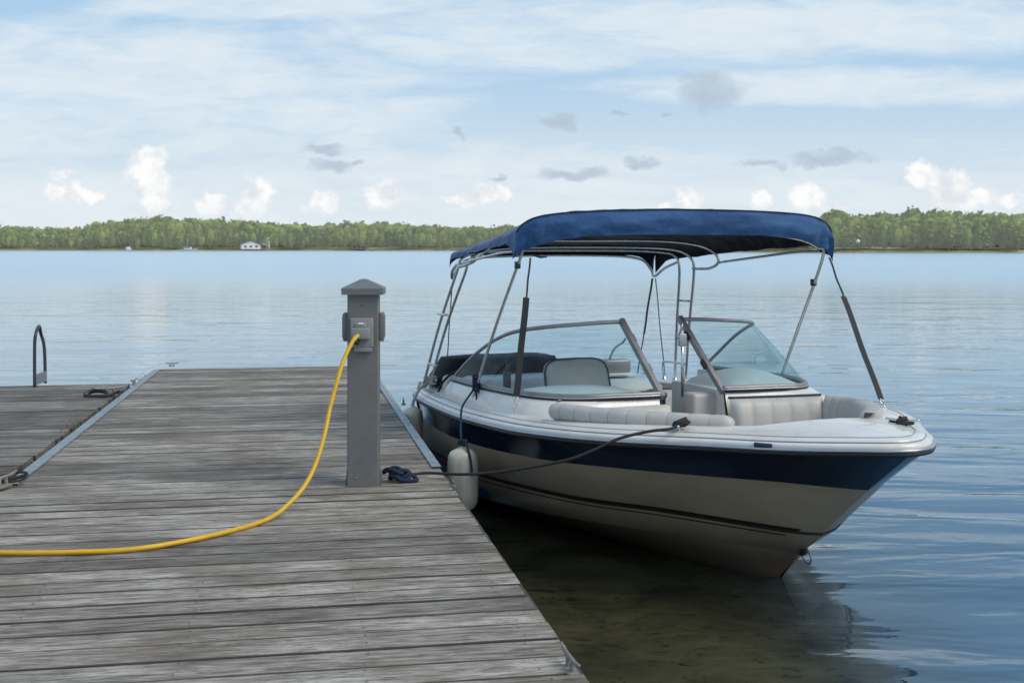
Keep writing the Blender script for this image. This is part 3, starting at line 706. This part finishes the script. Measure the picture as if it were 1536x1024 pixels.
# consoles (starboard sg=-1, port sg=+1)
WB=[(1.12,1.10,.935),(1.5,1.125,.945),(1.9,1.13,.955),(2.25,1.115,.965),(2.52,1.06,.968),(2.72,.96,.97),(2.84,.80,.972),(2.88,.6,.975),(2.90,.42,.975),(2.90,.28,.975)]
WT=[(1.12,1.095,.955),(1.42,1.07,1.12),(1.68,1.03,1.245),(1.90,.99,1.325),(2.08,.94,1.37),(2.18,.86,1.39),(2.24,.74,1.405),(2.28,.6,1.415),(2.31,.44,1.425),(2.33,.28,1.43)]
SKT=[(.92,1.13,.775),(1.3,1.165,.79),(1.9,1.19,.81),(2.3,1.19,.825),(2.62,1.165,.84),(2.86,1.10,.85),(3.0,.98,.86),(3.02,.75,.62),(3.02,.5,.45),(3.02,.28,.40)]
INN=[(1.12,1.03,.93),(1.5,1.04,.94),(1.9,1.04,.945),(2.1,1.02,.955),(2.15,.98,.96),(2.18,.9,.965),(2.2,.8,.97),(2.2,.6,.97),(2.2,.42,.97),(2.2,.28,.97)]
wb=resample(cr(WB,6),50); wt=resample(cr(WT,6),50)
def idx_rs(P): # resample each by index so that rows pair up
    C=cr(P,6); return [C[min(len(C)-1,round(i*(len(C)-1)/49))] for i in range(50)]
wb=idx_rs(WB); wt=idx_rs(WT); sk=idx_rs(SKT); inn=idx_rs(INN)
def S_(P,sg,off=(0,0,0)): return [Vector((p.x+off[0]-(.11*max(0,min(1,1-(p.y-.28)/.6)) if sg>0 else 0),p.y*sg+off[1]*sg+(.045*max(0,min(1,(p.y-.3)/.5)) if sg>0 else -.0)-(.02 if sg>0 else 0),p.z+off[2])) for p in P]
for sg in(-1,1):
    m=MB(); a=S_(sk,sg); b=S_(wb,sg,(.0,.012,-.006)); c_=S_(wb,sg,(-.02,-.01,0)); d=S_(inn,sg)
    m.grid([a]+[[p.lerp(q,f_)+Vector((.0,sg*.012*math.sin(f_*math.pi),.006*math.sin(f_*math.pi))) for p,q in zip(a,b)] for f_ in(.2,.4,.6,.8)]+[b,c_,d,[Vector((p.x,p.y,.4)) for p in d]])
    dp=.11 if sg>0 else 0; m.add([(2.90-dp,.28*sg-dp*.18,.975),(2.2-dp,.28*sg-dp*.18,.97),(2.2-dp,.28*sg-dp*.18,.38),(3.02-dp,.28*sg-dp*.18,.38)],[(0,1,2,3)],0,False)
    con=m.build('console',M['gel'],boat)
    # dash hump
    m=MB(); rws=[]
    for i in range(9):
        s=2.16+.62*i/8; hh=(.11 if sg>0 else .03)*math.sin(math.pi*min(1,(i+1.2)/9))**.6
        rws.append([(s,sg*(.34+.62*j/14),.968+hh*math.sin(math.pi*j/14)**.55) for j in range(15)])
    m.grid(rws); m.add([r_ for r_ in rws[0]],[tuple(range(15))],0,False); m.build('dashboard',M['vinyl2'],con)
    # windscreen
    wsf=MB()
    g_=MB(); g_.grid([[p.lerp(q,f_)+Vector((.02*math.sin(f_*math.pi),0,0)) for p,q in zip(S_(wb,sg,(0,0,.02)),S_(wt,sg))] for f_ in(0,.25,.5,.75,1)])
    fr=MB()
    fr.tube(S_(wt,sg),.014,8,flat=.8)
    fr.tube(S_(wb,sg,(0,0,.018)),.016,8)
    A_,B_=Vector((2.90-dp,.275*sg-dp*.18,.975)),Vector((2.33-dp,.275*sg-dp*.18,1.435))
    rot=Matrix.Identity(3); dv=(B_-A_); ang=math.atan2(dv.z,dv.x)
    fr.box((A_+B_)/2,(dv.length+.02,.034,.040),rot=Matrix.Rotation(-ang,3,'Y'))
    wsh=fr.build('windscreen_frame',M['alu'],boat); g_.build('windscreen_glass',M['glass'],wsh)
    m=MB(); m.tube(S_(wb,sg,(.006,.012,-.006)),.008,6); m.build('gasket',M['rubber'],wsh)
    m=MB(); m.tube(S_(wb,sg,(.012,.010,.008)),.007,6); m.build('trim_strip',M['silver'],wsh)
    # hinges on the centre posts
    for f_ in(.35,.75):
        m=MB(); q=A_.lerp(B_,f_); m.box(q+Vector((-.01,-sg*.024,0)),(.07,.014,.03),rot=Matrix.Rotation(-ang,3,'Y')); m.build('hinge',M['blackm'],wsh)
# walkthrough: grey locker on port side, navy bucket
m=MB(); m.box((2.62,.195,.66),(.16,.22,.58),bev=.025); m.build('walkway_door',M['vinyl'],boat)
m=MB(); m.lathe([(.10,0),(.105,.05),(.13,.44),(.14,.45),(.14,.47),(.128,.47)],20,(2.38,-.10,.46)); bk=m.build('bucket_liner',M['navyp'],boat)
bk.name='navy_bucket'
m=MB(); m.tube([(2.45,.14,.9),(2.45,.14,1.32)],.011,8); m.build('light_pole',M['ss'],boat)
m=MB(); m.box((2.45,.14,1.30),(.03,.06,.09),bev=.008); m.tube([(2.45,.12,1.34),(2.45,.14,1.42)],.008,6); m.build('pole_clamp',M['silver'],boat)
# bow bolsters with pleats
def bolster(path,r,name,zsc=1.0,npl=10,side=0):
    P=resample(cr(path,8),npl*8+1); rr=[]
    for i in range(len(P)):
        q=(i%8)/8; e=min(1,i/3,(len(P)-1-i)/3); rr.append(r*(.955+.045*math.sin(math.pi*q)**.5)*(.55+.45*min(1,e)**.5))
    m=MB(); m.tube(P,rr,16,flat=zsc)
    for i in range(8,len(P)-8,8):
        t_=(P[i+1]-P[i-1]).normalized(); b=t_.orthogonal().normalized(); c2=t_.cross(b)
        m.tube([P[i]+(Vector((0,0,1))*math.cos(a)+Vector((t_.y,-t_.x,0)).normalized()*math.sin(a)*1)*rr[i]*1.0*(1 if True else 1) for a in [j*6.283/16 for j in range(16)]],.0018,4,m=1,closed=True)
    return m.build(name,[M['vinyl'],M['alu']],boat)
bolster([(2.99,-1.10,.935),(3.25,-1.02,.94),(3.55,-.86,.945),(3.8,-.67,.95),(4.05,-.46,.955)],.055,'side_cushion',1.0,10)
# port backrest and port side cushion (upright padded panels)
def pad(name,path,z0,z1,th,pl,parent=boat,mt='vinyl',lean=0.0,rise=0.0):
    P=resample(cr([(a,b,0) for a,b in path],8),pl*8+1); m=MB(); rows=[]
    nz=8
    for j in range(nz+1):
        f_=j/nz; z=lerp(z0,z1,f_); rnd=math.sin(math.pi*min(1,max(.04,f_*.96+.02)))**.35
        row=[]
        for i,p in enumerate(P):
            tt=(P[min(len(P)-1,i+1)]-P[max(0,i-1)]).normalized(); nn=Vector((tt.y,-tt.x,0)); q=(i%8)/8
            e=min(1,(i+.4)/3,(len(P)-1-i+.4)/3)**.5
            row.append(p+nn*(th*rnd*e*(.82+.18*math.sin(math.pi*q)**.5)-lean*f_)+Vector((0,0,z+rise*f_*i/len(P))))
        rows.append(row)
    rows.append([p+Vector((0,0,z1+rise*i/len(P)))+Vector(((P[min(len(P)-1,i+1)]-P[max(0,i-1)]).normalized().y,-(P[min(len(P)-1,i+1)]-P[max(0,i-1)]).normalized().x,0))*(-.05-lean) for i,p in enumerate(P)])
    m.grid(rows); o=m.build(name,M[mt],parent)
    return o
pad('backrest',[(2.95,.22),(3.0,.55),(3.04,.90)],.55,.935,.08,5,lean=.03)
pad('side_cushion',[(3.03,.93),(3.30,.94),(3.65,.78),(3.95,.57),(4.20,.33)],.68,.94,.075,16,rise=.065)
pad('backrest',[(3.04,-.98),(3.04,-.60),(3.04,-.28)],.55,.93,.08,5,lean=.03)
m=MB(); m.tube(cr([(2.92,.22,.945),(2.97,.55,.945),(3.01,.9,.945)],6),.008,6); m.build('piping',M['piping'],boat)
m=MB(); m.grid([[(3.05,-.95,.60),(3.05,.95,.60)],[(3.6,-.72,.60),(3.6,.72,.60)],[(4.05,-.40,.60),(4.05,.40,.60)],[(4.33,-.1,.60),(4.33,.1,.60)]],0,False); m.build('bow_seat',M['vinyl'],boat)
# bow deck details
def decal_line(name,pts,r=.003,m_='piping'):
    m=MB(); m.tube(pts,r,5); return m.build(name,M[m_],boat)
ZB=.968
m=MB(); hp=[(4.36,-.22,ZB-.002),(4.42,.18,ZB),(4.66,.16,ZB+.004),(4.78,.0,ZB+.004),(4.62,-.18,ZB+.003)]
m.tube(cr(hp,6,True),.0028,5,closed=True); m.build('hatch_seam',M['alu'],boat)
m=MB(); m.box((4.70,.10,ZB+.006),(.010,.16,.005),rz=.5); m.build('hatch_strap',M['rubber'],boat)
m=MB(); m.box((4.28,-.37,.953),(.010,.15,.005),rz=.7); m.build('hatch_strap',M['rubber'],boat)
def bcleat(s,t_,z,rz,label=None):
    m=MB(); m.box((0,0,.006),(.09,.04,.012),bev=.004)
    for k in(-1,1): m.tube([(k*.022,0,.008),(k*.02,0,.034)],.008,8)
    m.tube(cr([(-.095,0,.042),(-.05,0,.037),(0,0,.036),(.05,0,.037),(.095,0,.042)],4),[.004]+[.008]*15+[.004],8)
    o=m.build('deck_cleat',M['ss'],boat); o.location=(s,t_,z); o.rotation_euler=(0,0,rz); return o
bcleat(3.97,-.76,.925,-R(35)); bcleat(4.40,.42,.945,R(35)); bcleat(.32,-1.0,.812,0); bcleat(.32,1.0,.812,0)
m=MB(); m.tube(cr([(4.35,.37,.965),(4.38,.45,.99),(4.43,.41,.995),(4.41,.37,.975),(4.45,.45,.97),(4.38,.42,.995),(4.37,.48,.965)],5),.010,8); m.build('cleat_lashing',M['drope'],boat)
# side vent/nav light on gunwale
i0=min(range(NN),key=lambda i:abs(L['R'][i].x-4.66)); 
def railframe(s):
    i=min(range(1,NN-1),key=lambda i:abs(L['R'][i].x-s)); p=full[i]; tt=(full[i+1]-full[i-1]); tt.z=0; return p,math.atan2(tt.y,tt.x)
p_,a_=railframe(4.44); m=MB(); m.box((p_.x,p_.y,p_.z+.029),(.10,.016,.024),rz=a_,bev=.004); o=m.build('nav_light',M['blackm'],boat)
m=MB(); m.box((p_.x,p_.y,p_.z+.029),(.075,.024,.014),rz=a_,bev=.003); m.build('lens',M['navyp'],o)
# bow eye
m=MB(); m.tube(cr([(4.09,0,.225),(4.125,0,.205),(4.135,0,.175),(4.115,0,.15),(4.08,0,.155),(4.05,0,.18)],6),.0055,8); m.build('bow_eye',M['alu'],boat)
m=MB(); m.box((4.065,0,.205),(.06,.035,.02),rot=Matrix.Rotation(-R(40),3,'Y'),bev=.006); m.build('eye_plate',M['rubber'],boat)
# exhaust vent on the hull side
k_=min(range(NN),key=lambda i:abs(L['C'][i].x-1.83)); a=S2[k_].lerp(L['C'][k_],.42); tt=(L['C'][k_+1]-L['C'][k_-1]); 
m=MB(); m.add([(1.72,-1.135,.235),(1.95,-1.135,.245),(1.98,-1.118,.175),(1.72,-1.118,.165)],[(0,1,2,3)],0,False); m.build('hull_vent',M['navyp'],boat)
# cockpit seats
def seat(s,t_,w_,z0,z1,name,mt='vinyl'):
    m=MB(); rows=[]; n=24
    # backrest outline in (t,z), padded
    out_=[]
    for i in range(n):
        a=2*math.pi*i/n; ca,sa=math.cos(a),math.sin(a)
        out_.append((math.copysign(abs(ca)**.45,ca)*w_/2,math.copysign(abs(sa)**.45,sa)*(z1-z0)/2))
    for k,(sc_,dx) in enumerate(((.0,.055),(.6,.055),(.88,.045),(1,.015),(1,-.015),(.88,-.045),(.6,-.055),(0,-.055))):
        rows.append([(s+dx-.12*(z*sc_)/(z1-z0),t_+y*sc_,(z0+z1)/2+z*sc_) for y,z in out_])
    m.grid(rows,0,True,True); b=m.build(name,M[mt],boat)
    m=MB(); m.tube([(s+.018-.12*z/(z1-z0),t_+y*1.005,(z0+z1)/2+z*1.005) for y,z in out_],.008,6,closed=True); m.build('piping',M['piping'],b)
    m=MB(); m.box((s+.25,t_,z0-.05),(.48,w_*.95,.13),bev=.05); m.build('seat_cushion',M[mt],b)
    m=MB(); m.tube([(s+.22,t_,.37),(s+.22,t_,z0-.1)],.04,10); m.build('pedestal',M['alu'],b)
    return b
seat(1.78,-.36,.52,.72,1.125,'helm_seat')
seat(1.30,.66,.46,.50,.80,'passenger_seat')
m=MB(); m.box((.62,-.42,.72),(.42,.86,.34),bev=.09); m.build('stern_seat',M['vinyl2'],boat)
m=MB(); m.box((.62,.60,.66),(.42,.66,.30),bev=.09); m.build('stern_seat',M['vinyl2'],boat)
# black cover over the engine box / sun pad
m=MB(); cvr=[]
for f_,hx,hh in((0,.02,.0),(.0,.50,.0),(.35,.50,.0),(.8,.44,0),(1.0,.34,0),(1.0,0.02,0)):
    pass
rows=[]
T0,T1=-1.0,.24
for j in range(13):
    f_=j/12; z=lerp(.80,1.03,min(1,f_*1.25)); k=1 if f_<.3 else math.cos((f_-.3)/.7*math.pi/2)**.5 if f_<1 else 0
    sh=.14*min(1,f_*1.25)
    row=[]
    for i in range(28):
        a=2*math.pi*i/28; ca,sa=math.cos(a),math.sin(a); tcn=(T0+T1)/2; hw_=(T1-T0)/2-sh; hs_=.27-.5*sh
        kk=k if f_>.8 else 1
        row.append((.22+math.copysign(abs(ca)**.4,ca)*hs_*kk,tcn+math.copysign(abs(sa)**.4,sa)*hw_*kk,z+.012*noise.noise(Vector((i*.7,j*.5,3)))))
    rows.append(row)
m.grid(rows,0,True,True); m.build('engine_cover',M['cover'],boat)
m=MB(); m.tube(cr([(.42,.0,.86),(.40,-.05,.95),(.37,-.09,1.0),(.40,-.13,.95),(.42,-.18,.86)],4),.006,6); m.build('cover_cord',M['rubber'],boat)
# small grey object (outboard bracket lamp) at stern
m=MB(); m.box((.30,.70,.90),(.14,.26,.12),bev=.02); m.tube(cr([(.28,.66,.96),(.26,.72,1.05),(.26,.80,1.10),(.28,.82,1.14)],5),.010,6); m.build('stern_box',M['alu'],boat)
# side grab cover: dark strap and small cushion behind the starboard coaming
m=MB(); m.tube(cr([(1.02,-1.19,.835),(1.04,-1.15,.92),(1.08,-1.08,.985),(1.14,-1.0,.99),(1.2,-.92,.97)],6),.016,8,flat=.5); m.build('coaming_strap',M['cover'],boat)
m=MB(); m.box((.93,-1.06,.87),(.16,.10,.16),bev=.04); m.build('coaming_pad',M['vinyl'],boat)
# steering wheel
m=MB(); c0=Vector((2.04,-.78,.86)); m.tube([c0+Vector((.08*math.sin(a*6.283/24),.12*math.cos(a*6.283/24),.10*math.sin(a*6.283/24))) for a in range(24)],.010,8,closed=True)
for q in(.3,2.4,4.5): m.tube([c0,c0+Vector((.08*math.sin(q),.12*math.cos(q),.10*math.sin(q)))],.009,6)
m.tube([c0,c0+Vector((.14,0,-.07))],.028,10); m.build('steering_wheel',M['blackm'],boat)
m=MB(); m.box((1.98,-1.0,1.0),(.05,.05,.16),bev=.015); m.tube([(1.98,-1.0,1.07),(1.95,-.98,1.15)],.014,8); m.build('throttle',M['blackm'],boat)

# ---- canopy
# half width 1.06; rows run front hem -> roof -> rear hem
bim=None
rows=[]; NA=64
HT=1.075
def aT(a): return HT*math.copysign(1-(1-abs(a))**1.35,a)
def nar(f_): return 1-.125*f_**.8
def sf(a): return lerp(2.34,2.90,(a+1)/2)+.14*(1-a*a)
def sr(a): return .60+.0*a+.03*(1-a*a)
def ztop(a,f_): # f 0 front..1 rear
    front=2.205-.055*a*a-.10*abs(a)**9*max(0,1-f_)**5
    rear=1.965-.03*a*a-.05*abs(a)**6
    sagv=-.018*math.sin(math.pi*3*f_)**2
    return lerp(front,rear,f_**lerp(1.15,.38,a*a*a*a))+sagv*(1-a*a)
def zbot(a): return 2.035-.165*abs(a)**3.6
def wr(a,v_,amp=.010):
    return amp*(noise.noise(Vector((a*5,v_*4,1)))+.5*noise.noise(Vector((a*13,v_*9,4))))
def Row(fn): return [fn(-1+2*i/NA) for i in range(NA+1)]
rows=[]
for f_ in(0,.2,.4,.6,.8):
    rows.append(Row(lambda a:(sf(a)+.02*math.sin(f_*3.14)+wr(a,f_*1.2,.045)*(1-f_*.6)+.016*math.sin(a*52)*(1-f_*.8)*max(0,min(1,(abs(a)-.62)/.3))+.010*math.exp(-((a-.02)/.012)**2)-.03*(1-f_)*(abs(a)**8),aT(a)*(1+.012*(1-f_)),lerp(zbot(a)+.006*noise.noise(Vector((a*9,0,2))),ztop(a,0)-.012,f_))))
rows.append(Row(lambda a:(sf(a)-.006,aT(a),ztop(a,0)-.003)))
for k in range(0,29):
    f_=k/28*.999+.001
    def fn(a):
        s=lerp(sf(a)-.025,sr(a),f_)
        z=ztop(a,f_)+wr(a,f_*3,.012)+.006*(1 if f_<.03 else 0)
        return (s,aT(a)*nar(f_),z)
    rows.append(Row(fn))
for f_ in(.33,.66,1):
    rows.append(Row(lambda a:(sr(a)-.015-.02*f_,aT(a)*nar(1),lerp(ztop(a,1),1.885-(.20 if a>0 else .10)*abs(a)**8,f_)+wr(a,9+f_,.006))))
can=MB(); can.grid(rows)
# side hems: hang below the roof edge
for e in(0,NA):
    sg=-1 if e==0 else 1
    edge=[Vector(r_[e]) for r_ in rows[5:-3]]; n_=len(edge)
    def dep(i):
        f_=i/(n_-1); return max(.20*(1-f_*7),(.025 if sg<0 else .04)+.006*math.sin(f_*9),(.16 if sg>0 else .05)*(1-(1-f_)*9)*1.0)
    can.grid([edge]+[[p+Vector((.0,sg*(.010*q+.02*noise.noise(Vector((i*.3,q,7)))*q),-dep(i)*q)) for i,p in enumerate(edge)] for q in(.33,.66,1)])
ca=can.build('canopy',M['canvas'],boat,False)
# make sure outside faces up (so that the painted underside shade shows below)
import bmesh
bm=bmesh.new(); bm.from_mesh(ca.data); bmesh.ops.remove_doubles(bm,verts=bm.verts[:],dist=.0005); bmesh.ops.recalc_face_normals(bm,faces=bm.faces[:])
upw=sum(f_.normal.z*f_.calc_area() for f_ in bm.faces)
if upw<0: bmesh.ops.reverse_faces(bm,faces=bm.faces[:])
bm.to_mesh(ca.data); bm.free()
# seam piping across the canopy front
m=MB(); m.tube([Vector(p)+Vector((.004,0,.004)) for p in rows[5]],.004,5); m.build('canopy_seam',M['piping'],ca)
# bows and legs
def bow(name,pts,r=.0115):
    m=MB(); m.tube(cr(pts,8),r,10); return m.build(name,M['ss'],boat)
def ubow(name,foot,corner,crown_z,crown_s,rad=.16,r=.0115,footR=None,cornerR=None):
    fR=footR or foot; cR=cornerR or corner
    P=[(foot[0],-foot[1],foot[2]),(lerp(foot[0],corner[0],.5),-lerp(foot[1],corner[1],.5),lerp(foot[2],corner[2],.5)),(corner[0],-corner[1],corner[2]-rad*.5),
       (lerp(corner[0],crown_s,.15),-(corner[1]-rad*.22),corner[2]+rad*.10),(lerp(corner[0],crown_s,.35),-(corner[1]-rad),lerp(corner[2],crown_z,.8)),
       (crown_s,-.4,crown_z),(crown_s,.4,crown_z),
       (lerp(cR[0],crown_s,.35),(cR[1]-rad),lerp(cR[2],crown_z,.8)),(lerp(cR[0],crown_s,.15),(cR[1]-rad*.22),cR[2]+rad*.10),(cR[0],cR[1],cR[2]-rad*.5),
       (lerp(fR[0],cR[0],.5),lerp(fR[1],cR[1],.5),lerp(fR[2],cR[2],.5)),(fR[0],fR[1],fR[2])]
    return bow(name,P,r)
ubow('rear_bow',(.36,1.10,.80),(.90,1.0,1.84),1.925,.95,.2,footR=(.70,1.08,.80),cornerR=(.98,.965,1.86))
ubow('middle_bow',(.52,1.10,.81),(1.15,1.02,1.84),1.95,1.25,.2,footR=(.88,1.08,.80),cornerR=(1.20,.975,1.85))
# third bow hooks onto the middle one
bow('forward_bow',[(1.19,.97,1.775),(1.42,.985,1.78),(1.55,.99,1.83),(1.55,.96,1.90),(1.56,.80,1.965),(1.6,.4,2.00),(1.6,-.4,2.00),(1.5,-.82,2.0),(1.42,-.98,1.90),(1.36,-1.03,1.84),(1.15,-1.06,1.80)])
# aftermost bow, carries the rear hem
bow('hem_bow',[(.86,1.03,1.83),(.70,.98,1.77),(.61,.93,1.70),(.60,.90,1.76),(.60,.78,1.85),(.62,.4,1.88),(.62,-.4,1.88),(.60,-.78,1.85),(.60,-.90,1.76),(.60,-.93,1.70),(.72,-.97,1.76),(.9,-1.0,1.81)])
# front bow and its legs
bow('front_bow',[(1.76,-1.17,.88),(2.05,-1.12,1.38),(2.33,-1.05,1.86),(2.36,-1.02,1.95),(2.42,-.85,2.02),(2.58,-.3,2.07),(2.68,.3,2.07),(2.80,.80,2.02),(2.84,1.0,1.95),(2.84,1.04,1.88),(2.48,1.10,1.38),(2.10,1.17,.88)])
for sg,sA,sB in((-1,1.15,2.33),(1,1.55,2.84)):
    bow('side_rail',[(sA,(1.0 if sg>0 else 1.04)*sg,1.83),(lerp(sA,sB,.4),(1.01 if sg>0 else 1.05)*sg,1.875),(lerp(sA,sB,.75),1.04*sg,1.915),(sB-.02,1.03*sg,1.92)],.010)
for z in(1.50,1.17,.955):
    f_=(z-.80)/1.02; m=MB(); m.tube([(lerp(.70,.98,f_),lerp(1.08,.97,f_),z),(lerp(.88,1.20,f_),lerp(1.08,.98,f_),z)],.009,8); m.build('rung',M['ss'],boat)
bow('grab_loop',[(.62,1.02,.80),(.60,1.02,.93),(.64,1.03,.955),(.88,1.08,.955)],.009)
for z in(1.42,1.0):
    f_=(z-.80)/1.02; m=MB(); m.box((lerp(.44,1.05,f_),-1.085,z),(.20,.03,.018),bev=.005); m.build('leg_clamp',M['ss'],boat)
for s,t_ in((.36,-1.10),(.52,-1.10),(.70,1.08),(.88,1.08),(.62,1.02),(1.76,-1.17),(2.10,1.17)):
    m=MB(); m.lathe([(.028,0),(.028,.006),(.018,.012),(.016,.03)],12,(s,t_,.80 if s<1 else .855)); m.build('deck_mount',M['ss'],boat)
for s,t_,z in((2.31,-1.055,1.83),(2.70,1.065,1.70)):
    m=MB(); m.box((s,t_,z),(.04,.035,.05),bev=.008); m.build('slide_clamp',M['blackm'],boat)
m=MB(); m.tube([(2.45,-1.0,1.90),(2.50,-.97,1.885),(2.52,-.93,1.89)],.008,6); m.build('buckle',M['blackm'],boat)
# straps
def strap(name,a,b,w_=.024,m_='strap',sub=None,parent=boat):
    a,b=Vector(a),Vector(b); m=MB(); n=10; wd=Vector((0,1,0)); d=(b-a).normalized(); wd=(wd-d*wd.dot(d)).normalized(); th=d.cross(wd)
    rows=[]
    for i in range(n+1):
        f_=i/n; p=a.lerp(b,f_)+th*.004*math.sin(f_*9); k=1
        rows.append([p-wd*w_/2-th*.002,p+wd*w_/2-th*.002,p+wd*w_/2+th*.002,p-wd*w_/2+th*.002])
    m.grid(rows,0,False,True); return m.build(name,M[m_],parent)
def hook(a,b):
    a,b=Vector(a),Vector(b); d=b-a; m=MB(); s=Vector((0,.012,0))
    m.tube([a+s,a+d*.45+s*.6,a+d*.45-s*.6,a-s],.0035,6,closed=True); m.tube(cr([a+d*.4,a+d*.6+s*.8,a+d*.85+s*.8,a+d*.98,a+d*.85-s*.8,a+d*.6-s*.4],4),.0035,6); return m.build('strap_hook',M['ss'],boat)
A1=(2.45,-1.02,1.88); B1=(2.52,-1.16,.87)
def P_(A,B,f_): return tuple(lerp(a,b,f_) for a,b in zip(A,B))
s_=strap('front_strap',A1,P_(A1,B1,.28),.012); strap('strap_sleeve',P_(A1,B1,.26),P_(A1,B1,.90),.045,parent=s_); hook(P_(A1,B1,.90),B1)
A1=(2.90,1.05,1.88); B1=(3.64,.93,.90)
s_=strap('front_strap',A1,P_(A1,B1,.28),.014); strap('strap_sleeve',P_(A1,B1,.27),P_(A1,B1,.92),.042,parent=s_); hook(P_(A1,B1,.92),P_(A1,B1,1.0))
strap('rear_strap',(.59,.92,1.68),(.38,.95,1.18),.018); strap('rear_strap',(.38,.95,1.18),(.22,.97,.82),.010)
strap('rear_strap',(.61,.94,1.68),(.58,1.05,.82),.008)
strap('rear_strap',(.60,-.93,1.66),(.10,-.80,1.0),.008)

# ------------------------------------------------------------------ fenders
def fender(name,loc,r,h,label,mat_,eye=True):
    root=empty(name,loc); m=MB(); n=40; prof=[]
    pr=[(.10,0),(.18,.01),(.5,.03),(.8,.075),(.96,.15),(1,.26),(1,.5),(1,.74),(.96,.85),(.8,.925),(.5,.965),(.3,.985),(.22,1.0),(.2,1.04)]
    rows=[]
    for a,b in pr:
        rows.append([(r*a*(1-(.05*abs(math.sin(k*math.pi/5)) if (.12<b<.9 and k%2) else 0))*math.cos(2*math.pi*k/n),r*a*(1-(.05 if (.16<b<.86 and k%4==0) else 0))*math.sin(2*math.pi*k/n),h*b) for k in range(n)])
    m.grid(rows,0,True,True); m.f.append(tuple(range(n-1,-1,-1))); m.m.append(0); m.sm.append(False)
    m.f.append(tuple((len(pr)-1)*n+k for k in range(n))); m.m.append(0); m.sm.append(False)
    m.build('fender_body',mat_,root); tag(root,label,'fender'); return root
c1=b2w(2.33,-1.455); f1=fender('boat_fender',(c1.x,c1.y,.20),.102,.43,'large cream fender hanging on navy rope between boat side and dock',M['fend'])
def loc(root,p): return Vector(p)-Vector(root.location)
leg=b2w(1.80,-1.165,.97); q2=b2w(2.02,-1.36,.80)
m=MB(); P=[loc(f1,q) for q in(leg+Vector((0,-.02,.05)),leg+Vector((-.02,-.03,-.03)),b2w(2.0,-1.34,.85),b2w(2.14,-1.40,.76),Vector((c1.x-.01,c1.y-.03,.70)),Vector((c1.x+.0,c1.y,.645)))]
m.tube(cr(P,6),.0075,8); 
for k in range(3): m.tube([Vector((.028*math.cos(a),.028*math.sin(a),.447-.0+.012*k)) for a in [j*.52 for j in range(12)]],.008,6,closed=True)
Lg=loc(f1,leg)
for k in range(5): m.tube([Lg+Vector((.020*math.cos(a),.020*math.sin(a)-.01,.06-.022*k+.008*math.sin(a))) for a in [j*.52 for j in range(12)]],.010,6,closed=True)
m.tube(cr([Lg+Vector((.01,-.03,-.02)),Lg+Vector((.03,-.05,-.08)),Lg+Vector((.01,-.05,-.11)),Lg+Vector((.0,-.035,-.04))],5),.008,6)
m.tube(cr([Vector((.02,-.03,.46)),Vector((.045,-.075,.40)),Vector((.06,-.10,.33)),Vector((.065,-.107,.27))],6),.0085,8)
m.lathe([(.004,-.012),(.014,-.006),(.015,.006),(.004,.012)],10,(.065,-.107,.27)); m.build('fender_rope',M['rope'],f1)
c2=b2w(.50,-1.235); f2=fender('boat_fender',(c2.x,c2.y,.36),.085,.30,'small cream fender on tan rope beside the boat stern',M['fend'])
m=MB(); cl=loc(f2,b2w(.32,-1.0,.85)); m.tube(cr([Vector((0,0,.31)),Vector((.02,.0,.37)),Vector((.06,.08,.44)),cl],6),.012,8)
for k in range(4): m.tube([cl+Vector((.05*math.cos(a)-.02,.03*math.sin(a),.012*k-.02)) for a in [j*.52 for j in range(12)]],.012,6,closed=True)
m.build('fender_rope',M['trope'],f2)
# ------------------------------------------------------------------ mooring line
mr=empty('mooring_line',(0,0,0)); tag(mr,'dark mooring line running from a navy knot on the dock to the bow cleat','rope')
pts=[ond(606,713,DZ+.03),wp(640,709,7.0),wp(690,711,6.88),wp(735,709,6.78),wp(780,703,6.66),wp(850,690,6.53),wp(890,675,6.50),wp(930,657,6.50)]
cw=b2w(3.97,-.76,.962)
pts+=[wp(975,646.5,6.52),wp(1005,643,6.55),cw]
m=MB(); m.tube(cr(pts,8),.0085,8); m.build('line',M['drope'],mr)
m=MB()
for k in range(3): m.tube([cw+Vector((.035*math.cos(a)+.01*k,.03*math.sin(a),.0+.008*k)) for a in [j*.52 for j in range(12)]],.009,6,closed=True)
m.tube([cw+Vector((-.03,-.02,.01)),cw+Vector((.04,.03,.03))],.014,8)
m.build('cleat_hitch',M['drope'],mr)
kx,ky=dw(597,722); m=MB(); rd=random.Random(5)
base=Vector((kx,ky,DZ+.02))
for k in range(6):
    cx,cy=rd.uniform(-.035,.03),rd.uniform(-.03,.03); rx,ry=rd.uniform(.035,.06),rd.uniform(.022,.04); th=rd.uniform(-.5,.5); zz=.004+.009*k
    m.tube([base+Vector((cx+rx*math.cos(a)*math.cos(th)-ry*math.sin(a)*math.sin(th),cy+rx*math.cos(a)*math.sin(th)+ry*math.sin(a)*math.cos(th),zz+.014*math.sin(a*2+k))) for a in [j*6.283/18 for j in range(18)]],.0115,8,closed=True)
m.tube(cr([base+Vector((-.05,.02,.03)),base+Vector((.02,-.05,.0)),base+Vector((.10,-.045,-.005)),base+Vector((.105,.0,.0)),base+Vector((.03,.01,.05))],6),.011,8)
m.build('rope_knot',M['rope'],mr)
m=MB(); m.box((kx-.02,ky,DZ+.005),(.09,.06,.008),bev=.002); m.tube([(kx-.05,ky,DZ+.01),(kx-.05,ky,DZ+.05),(kx+.03,ky,DZ+.05),(kx+.03,ky,DZ+.01)],.006,6); m.build('tie_ring',M['rust'],mr)
